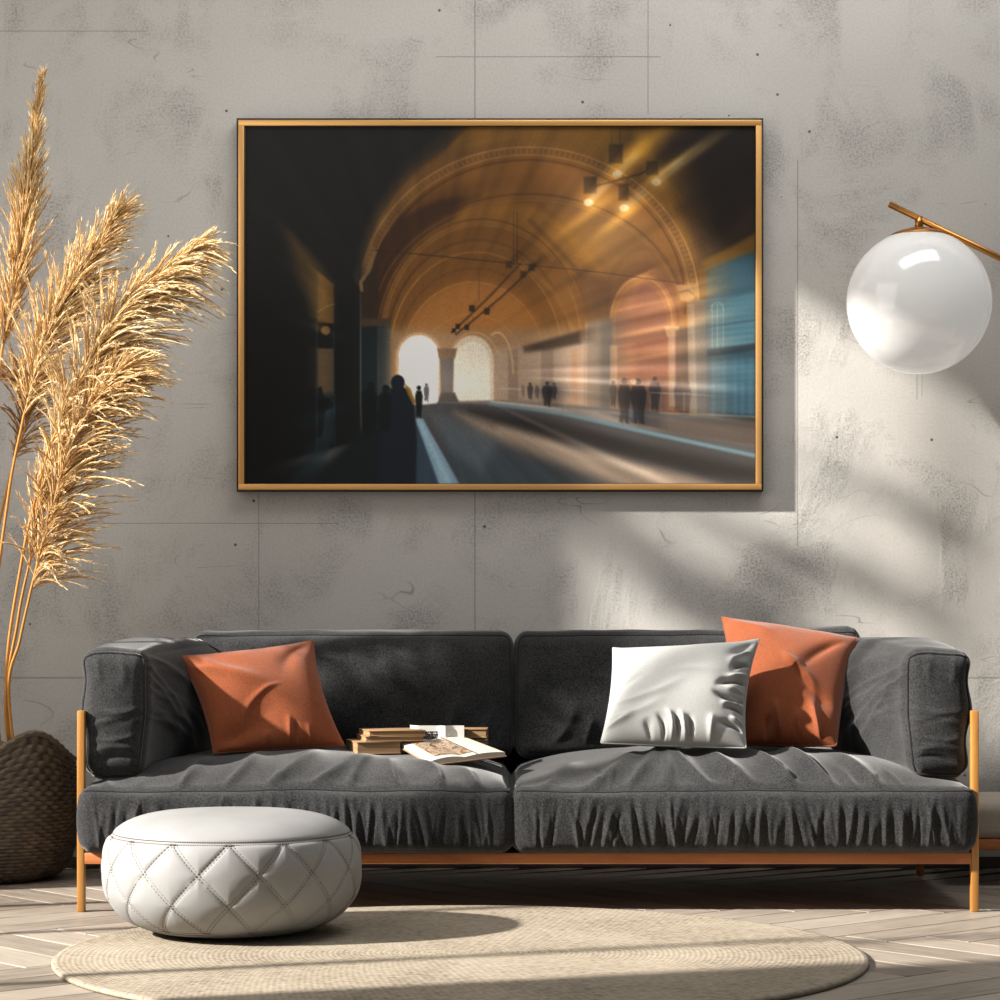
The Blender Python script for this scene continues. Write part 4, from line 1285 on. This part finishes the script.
# ---------------------------------------------------------------- wicker basket
BX, BY = -1.545, 0.85
def build_basket():
    wick = M('dark_wicker', rgb(60, 50, 40), 0.5)
    v = wick.coord('Object')
    wick.color(wick.ramp(wick.noise(v, 35, 3), [(0.3, rgb(40, 32, 25)), (0.7, rgb(92, 78, 60))]))
    wick.b.inputs['Specular IOR Level'].default_value = 0.6
    rimm = M('rim_wicker', rgb(104, 94, 80), 0.45)
    root = thing('wicker_basket', 'dark woven wicker basket on the floor left of the sofa', 'basket', (BX, BY, 0))
    def rz(t):      # t 0 bottom .. 1 top
        return 0.225 + 0.062 * np.sin(np.clip(t, 0, 1) * math.pi * 0.72 + 0.15) - 0.05 * np.exp(-t / 0.045)
    def rimz(th):
        # two lifted handle arches (towards the camera-right, and opposite)
        d = (th - math.radians(-46) + math.pi) % (2 * math.pi) - math.pi
        d2 = (th - math.radians(105) + math.pi) % (2 * math.pi) - math.pi
        return 0.345 + 0.094 * np.exp(-(d / 0.5) ** 2) + 0.05 * np.exp(-(d2 / 0.5) ** 2)
    rows, per, nt = 32, 6, 420
    ns = rows * per + 1
    t = np.linspace(0, 1, ns)
    th = np.linspace(0, 2 * math.pi, nt, endpoint=False)
    T, TH = np.meshgrid(t, th, indexing='ij')
    row = np.minimum((T * rows).astype(int), rows - 1)
    ph = T * rows - row
    strand = np.sqrt(np.clip(1 - (2 * ph - 1) ** 2, 0, 1)) * 0.004
    stakes = 42
    weave = 0.0026 * np.sin(TH * stakes / 1.0 + math.pi * row)
    Rr = rz(T) + strand + weave
    Z = T * 0.345 + (rimz(TH) - 0.345) * T ** 6
    V = np.stack([BX + Rr * np.cos(TH), BY + Rr * np.sin(TH), Z], -1).reshape(-1, 3)
    Vi = np.stack([BX + (rz(T) - 0.014) * np.cos(TH), BY + (rz(T) - 0.014) * np.sin(TH), np.maximum(Z, 0.012)], -1)
    Fc = grid_faces(ns, nt, wrap=True)
    n0 = len(V)
    V = np.concatenate([V, Vi[::per].reshape(-1, 3)])
    ni = len(Vi[::per])
    Fc += [tuple(reversed([i + n0 for i in f])) for f in grid_faces(ni, nt, wrap=True)]
    for j in range(nt):
        j2 = (j + 1) % nt
        Fc.append(((ns - 1) * nt + j, (ns - 1) * nt + j2, n0 + (ni - 1) * nt + j2, n0 + (ni - 1) * nt + j))
        Fc.append((j2, j, n0 + j, n0 + j2))
    Fc.append(tuple(n0 + j for j in range(nt)))
    mesh('woven_body', V, Fc, wick, root)
    rr = float(rz(np.array(1.0)))
    P = [(BX + rr * math.cos(a), BY + rr * math.sin(a), float(rimz(np.array(a))) + 0.004) for a in th[::3]]
    mb = MB()
    mb.tube(P, 0.0095, 8, closed=True)
    P2 = [(BX + (rr + 0.008) * math.cos(a), BY + (rr + 0.008) * math.sin(a), float(rimz(np.array(a))) + 0.007 + 0.003 * math.sin(a * 60)) for a in th[::2]]
    mb.tube(P2, 0.004, 6, closed=True)
    mb.build('rim', rimm, root)
build_basket()

# ---------------------------------------------------------------- pampas grass
pamp = M('dried_pampas', rgb(200, 150, 90), 0.8)
pa = pamp.attr('tone')
pamp.color(pamp.ramp(pa, [(0.0, rgb(118, 78, 30)), (0.45, rgb(184, 136, 68)), (0.8, rgb(214, 178, 114)), (1.0, rgb(236, 216, 172))]))  # dried grass colours; the palest tones also paint in sunlit highlights
pamp.b.inputs['Sheen Weight'].default_value = 0.3
_tr = pamp.n.new('ShaderNodeBsdfTranslucent'); _mx = pamp.n.new('ShaderNodeMixShader'); _mx.inputs[0].default_value = 0.25
pamp.l.new(pamp.b.inputs['Base Color'].links[0].from_socket, _tr.inputs['Color'])
pamp.l.new(pamp.b.outputs[0], _mx.inputs[1]); pamp.l.new(_tr.outputs[0], _mx.inputs[2])
pamp.l.new(_mx.outputs[0], pamp.n['Material Output'].inputs['Surface'])
stem_m = M('golden_stem', rgb(186, 130, 62), 0.5)

def bez(pts, n):
    """Catmull-Rom through the points"""
    pts = np.asarray(pts, float)
    P = np.vstack([2 * pts[0] - pts[1], pts, 2 * pts[-1] - pts[-2]])
    out = []
    seg = len(pts) - 1
    for k in range(n):
        t = k / (n - 1) * seg
        i = min(int(t), seg - 1); f = t - i
        p0, p1, p2, p3 = P[i:i + 4]
        out.append(0.5 * ((2 * p1) + (-p0 + p2) * f + (2 * p0 - 5 * p1 + 4 * p2 - p3) * f ** 2 + (-p0 + 3 * p1 - 3 * p2 + p3) * f ** 3))
    return np.array(out)

def pampas(label, stem_pts, axis_pts, n_br, length, spread, droop, side_bias=0.0, seed=0, thick=0.0045, tone=0.55, dense=22, tipw=0.25, basew=0.35):
    r_ = np.random.RandomState(seed)
    base = np.array(stem_pts[0], float)
    root = thing('pampas_stem', label, 'pampas grass', tuple(base), 'dried pampas stems in the wicker basket')
    axis = bez(axis_pts, 60)
    stem = np.vstack([bez(stem_pts, 40)[:-1], axis])
    sr = np.concatenate([np.linspace(0.0055, 0.0038, 39), np.linspace(0.0038, 0.001, 60)])
    MB().tube(stem, sr, 7).build('stem', stem_m, root)
    Lax = np.sum(np.linalg.norm(np.diff(axis, axis=0), axis=1))
    tan = np.gradient(axis, axis=0); tan /= np.linalg.norm(tan, axis=1)[:, None]
    quads_V, quads_F, tones = [], [], []
    nv = 0
    mb = MB()
    gdir = np.array([0.0, 0, -1.0])
    for b in range(n_br):
        t = (b + r_.rand()) / n_br
        t = t ** 0.9
        i = min(int(t * 59), 58)
        p0 = axis[i]; tg = tan[i]
        az = r_.uniform(0, 2 * math.pi)
        e1 = np.cross(tg, [0, 1, 0]); e1 /= np.linalg.norm(e1); e2 = np.cross(tg, e1)
        out = e1 * (math.cos(az) + side_bias) + e2 * math.sin(az) * 0.8
        out /= np.linalg.norm(out) + 1e-9
        env = basew + (1 - basew) * math.sin(min(t / 0.45, 1) * math.pi / 2)
        env *= 1 - (1 - tipw) * max(0, (t - 0.45) / 0.55) ** 1.3
        L = length * env * r_.uniform(0.65, 1.15)
        sp = spread * r_.uniform(0.5, 1.2) * (1 - 0.55 * t)
        d0 = tg * math.cos(sp) + out * math.sin(sp)
        m = 12
        ss = np.linspace(0, 1, m)
        dr = droop * r_.uniform(0.5, 1.4)
        pts = p0 + d0 * (ss * L)[:, None] + (gdir + out * 0.5)[None, :] * (dr * L * ss ** 2.2)[:, None]
        pts += (r_.randn(3) * 0.006)[None, :] * ss[:, None]
        rad = thick * np.sin(np.clip(ss * 0.92 + 0.06, 0, 1) * math.pi) ** 0.6 * r_.uniform(0.55, 1.1) + 0.0005
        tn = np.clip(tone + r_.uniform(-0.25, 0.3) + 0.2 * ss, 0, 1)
        mb.tube(pts, rad * 0.5, 4, cap=False, a=tn)
        # fluffy spikelets along the branchlet
        ns = int(dense * L / 0.2) + 5
        sI = r_.uniform(0.08, 1.0, ns)
        q = np.stack([np.interp(sI, ss, pts[:, k]) for k in range(3)], 1)
        tdir = np.stack([np.interp(sI, ss, np.gradient(pts, axis=0)[:, k]) for k in range(3)], 1)
        tdir /= np.linalg.norm(tdir, axis=1)[:, None]
        rv = r_.randn(ns, 3); rv -= tdir * np.sum(rv * tdir, 1)[:, None]; rv /= np.linalg.norm(rv, axis=1)[:, None]
        ln = r_.uniform(0.012, 0.026, ns)[:, None]
        wv = np.cross(tdir, rv)
        tip = q + tdir * ln + rv * ln * 0.28
        mid1 = q + tdir * ln * 0.4 + rv * ln * 0.22 + wv * 0.0013
        mid2 = q + tdir * ln * 0.4 + rv * ln * 0.22 - wv * 0.0013
        Vq = np.stack([q, mid1, tip, mid2], 1).reshape(-1, 3)
        tt = np.clip(tone + r_.uniform(-0.2, 0.35, ns) + 0.2 * sI, 0, 1)
        mb.add(Vq, [(4 * k, 4 * k + 1, 4 * k + 2, 4 * k + 3) for k in range(ns)], np.repeat(tt, 4))
    mb.build('plume', pamp, root, attr='tone')
    return root

def inb(dx, dy, z=0.30):
    return np.array([BX + dx, BY + dy, z])

# tall upright plume at the far left
pampas('tallest pampas plume, upright at the left edge of the photo', [inb(0.02, -0.02, 0.06), W(-45, 640, 7.6), W(-8, 430, 7.42), W(2, 350, 7.35)],
       [W(2, 350, 7.35), W(18, 270, 7.3), W(27, 190, 7.3), W(43, 74, 7.3)], 300, 0.175, 0.46, 0.08, 0.0, 1, tone=0.54, tipw=0.12, basew=0.75)
# second plume: middle
pampas('middle pampas plume fanning up to the right between the tall and the drooping ones', [inb(0.09, -0.05, 0.06), W(-6, 650, 7.55), W(8, 500, 7.4), W(24, 415, 7.32)],
       [W(24, 415, 7.32), W(42, 350, 7.28), W(70, 290, 7.25), W(118, 212, 7.22)], 340, 0.225, 0.55, 0.20, -0.35, 2, tone=0.64, tipw=0.42, basew=0.65)
# third: big, drooping to the right
pampas('widest pampas plume arching right towards the picture frame', [inb(0.14, -0.03, 0.06), W(6, 700, 7.52), W(22, 560, 7.36), W(48, 450, 7.26)],
       [W(48, 450, 7.26), W(85, 370, 7.2), W(125, 305, 7.18), W(196, 246, 7.16)], 460, 0.275, 0.62, 0.34, -0.55, 3, tone=0.70, tipw=0.38, basew=0.8)
# fourth: lower fan
pampas('lower pampas plume spreading right, its tips just above the left arm of the sofa', [inb(0.15, -0.06, 0.06), W(9, 700, 7.5), W(20, 640, 7.38), W(31, 590, 7.30)],
       [W(31, 590, 7.30), W(54, 500, 7.2), W(82, 420, 7.15), W(118, 372, 7.12)], 400, 0.25, 0.72, 0.30, -0.8, 4, tone=0.56, tipw=0.6, basew=0.7)
# fifth: one behind, its shade put in as a darker tone
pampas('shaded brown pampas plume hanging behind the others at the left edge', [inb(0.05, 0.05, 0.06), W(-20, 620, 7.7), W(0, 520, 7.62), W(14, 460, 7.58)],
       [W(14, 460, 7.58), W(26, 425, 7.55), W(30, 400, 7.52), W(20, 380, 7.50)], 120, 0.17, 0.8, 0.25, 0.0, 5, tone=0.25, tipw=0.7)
# bare lower stalk with one small side spray
pampas('slender pampas stalk with a small plume low beside the thick stems', [inb(0.17, -0.01, 0.06), W(6, 725, 7.55), W(18, 620, 7.42), W(30, 560, 7.36)],
       [W(30, 560, 7.36), W(36, 520, 7.33), W(46, 480, 7.3), W(64, 440, 7.28)], 170, 0.15, 0.42, 0.16, -0.6, 6, tone=0.58, tipw=0.5)

# ---------------------------------------------------------------- lamp
def build_lamp():
    d = 7.78
    g = W(919, 302, d); R = 72 * d / F
    root = thing('floor_lamp', 'white opal globe lamp hanging from a slanting brass rod at the right', 'lamp', (1.84, g[1], 0))
    glass = M('opal_glass', rgb(196, 195, 193), 0.12)
    glass.b.inputs['Emission Color'].default_value = (1.0, 0.97, 0.92, 1)
    glass.b.inputs['Emission Strength'].default_value = 0.28
    glass.b.inputs['Coat Weight'].default_value = 0.4
    glass.b.inputs['Subsurface Weight'].default_value = 0.6
    glass.b.inputs['Subsurface Radius'].default_value = (0.12, 0.12, 0.12)
    th = np.linspace(-math.pi / 2 + 0.01, math.pi / 2 - 0.01, 60)
    prof = np.stack([R * np.cos(th), R * np.sin(th)], 1)
    MB().lathe(prof, tuple(g), 96).build('globe', glass, root)
    capz = R * 0.965
    cp = []
    for a in np.linspace(0, 1, 10):
        rr = 0.001 + (0.082 - 0.001) * a
        cp.append((rr, math.sqrt((R + 0.004) ** 2 - rr ** 2) + 0.006 * (1 - a)))
    cp += [(0.082, cp[-1][1] - 0.004), (0.001, cp[-1][1] - 0.002)]
    MB().lathe(cp, tuple(g), 64).build('cap', brass, root)
    y = g[1]
    ztop = g[2] + R
    MB().lathe([(0.012, -0.004), (0.012, 0.040)], (g[0], y, ztop), 24).build('neck', brass, root)
    a = W(889, 204, d); b = W(1000, 258, d)
    dirv = (b - a) / np.linalg.norm(b - a)
    # the rod leans on the neck's front and runs to a pole outside the frame
    end = a + dirv * ((1.84 - a[0]) / dirv[0])
    MB().tube([a, end], 0.0095, 16).build('rod', brass, root)
    MB().lathe([(0.011, 0.02), (0.011, end[2] + 0.02)], (1.84, y, 0), 24).build('pole', brass, root)
    MB().lathe([(0.14, 0.0), (0.14, 0.018), (0.13, 0.024), (0.012, 0.026)], (1.84, y, 0), 48).build('base', brass, root)
build_lamp()

# ---------------------------------------------------------------- low bench behind the right leg
def build_bench():
    root = thing('low_bench', 'low wooden bench with taupe pad beside the right end of the sofa', 'bench', (1.8, 0.8, 0))
    bw = mat_wood('bench_oak', rgb(160, 92, 48), rgb(190, 118, 66), 0)
    pad = mat_fabric('taupe_pad', rgb(150, 138, 124), rgb(176, 164, 150), 0.2)
    flat_shade_by_angle(MB().box((1.31, 0.62, 0.105), (2.15, 0.65, 0.137), 0.002).build('front_rail', bw, root))
    flat_shade_by_angle(MB().box((1.31, 1.05, 0.105), (2.15, 1.08, 0.137), 0.002).build('back_rail', bw, root))
    def deform(P, N, C):
        Q = P.copy()
        Q[:, 2] += np.clip(N[:, 2], 0, 1) * 0.012 * (1 - C[:, 0] ** 4) * (1 - C[:, 1] ** 4)
        return Q + np.array([1.73, 0.855, 0.187])
    V, Fc, C = softbox((0.42, 0.235, 0.050), 0.022, (60, 40, 16), deform)
    mesh('pad', V, Fc, pad, root)
    for x in (1.62, 2.10):
        for yy in (0.635, 1.03):
            flat_shade_by_angle(MB().box((x, yy, 0), (x + 0.025, yy + 0.025, 0.106), 0.002).build('leg', bw, root))
build_bench()

# ---------------------------------------------------------------- tree outside the window, whose branches dapple the wall
def build_tree():
    bark = M('grey_bark', rgb(90, 78, 66), 0.9)
    leafm = M('olive_leaf', rgb(84, 98, 62), 0.6)
    root = thing('olive_tree', 'slender leafy tree standing outside beyond the left window', 'tree', (-4.6, -0.55, 0.0))
    r_ = np.random.RandomState(4)
    trunk = bez([(-4.6, -0.55, -0.05), (-4.55, -0.5, 1.2), (-4.4, -0.45, 2.4), (-4.2, -0.42, 3.3)], 30)
    MB().tube(trunk, np.linspace(0.05, 0.02, 30), 8).build('trunk', bark, root)
    br, lf = MB(), MB()
    def spray(u0, v0, u1, v1, s, n, sz, bend=0.05):
        """branch whose shade falls on the wall from (u0,v0) to (u1,v1), s metres of x away"""
        k = SUN.y / SUN.x; kz = -SUN.z / SUN.x
        A = np.array([u0 - s, WALL_Y - s * k, v0 + s * kz]); B = np.array([u1 - s, WALL_Y - s * k + 0.05, v1 + s * kz])
        P = bez([A, (A + B) / 2 + [0, 0, bend], B], 16)
        br.tube(P, np.linspace(0.012, 0.003, 16), 5)
        for i in range(n):
            t = r_.rand(); p = P[int(t * 15)] + r_.randn(3) * [0.03, 0.04, 0.03]
            a = r_.uniform(-0.7, 0.7); L = sz * r_.uniform(0.6, 1.3); wd = L * 0.2
            d = np.array([math.cos(a), r_.uniform(-0.3, 0.3), math.sin(a)]); d /= np.linalg.norm(d)
            w_ = np.cross(d, r_.randn(3)); w_ /= np.linalg.norm(w_)
            q = [p, p + d * L * 0.5 + w_ * wd, p + d * L, p + d * L * 0.5 - w_ * wd]
            lf.add(q, [(0, 1, 2, 3)])
    spray(0.30, 1.02, 0.62, 0.72, 3.5, 40, 0.11)
    spray(0.62, 1.00, 1.10, 0.80, 3.4, 34, 0.09)
    spray(0.95, 1.20, 1.45, 0.98, 3.4, 22, 0.08)
    spray(0.85, 0.92, 1.45, 0.70, 3.5, 40, 0.10)
    spray(0.20, 1.45, 0.36, 0.90, 3.3, 36, 0.10)
    spray(0.55, 0.76, 1.0, 0.62, 3.6, 60, 0.12)
    br.tube(bez([trunk[-1], (-3.6, -0.2, 3.5), (-2.9, -0.12, 3.45)], 12), np.linspace(0.018, 0.008, 12), 6)
    br.build('branches', bark, root); lf.build('leaves', leafm, root, smooth=False)
build_tree()
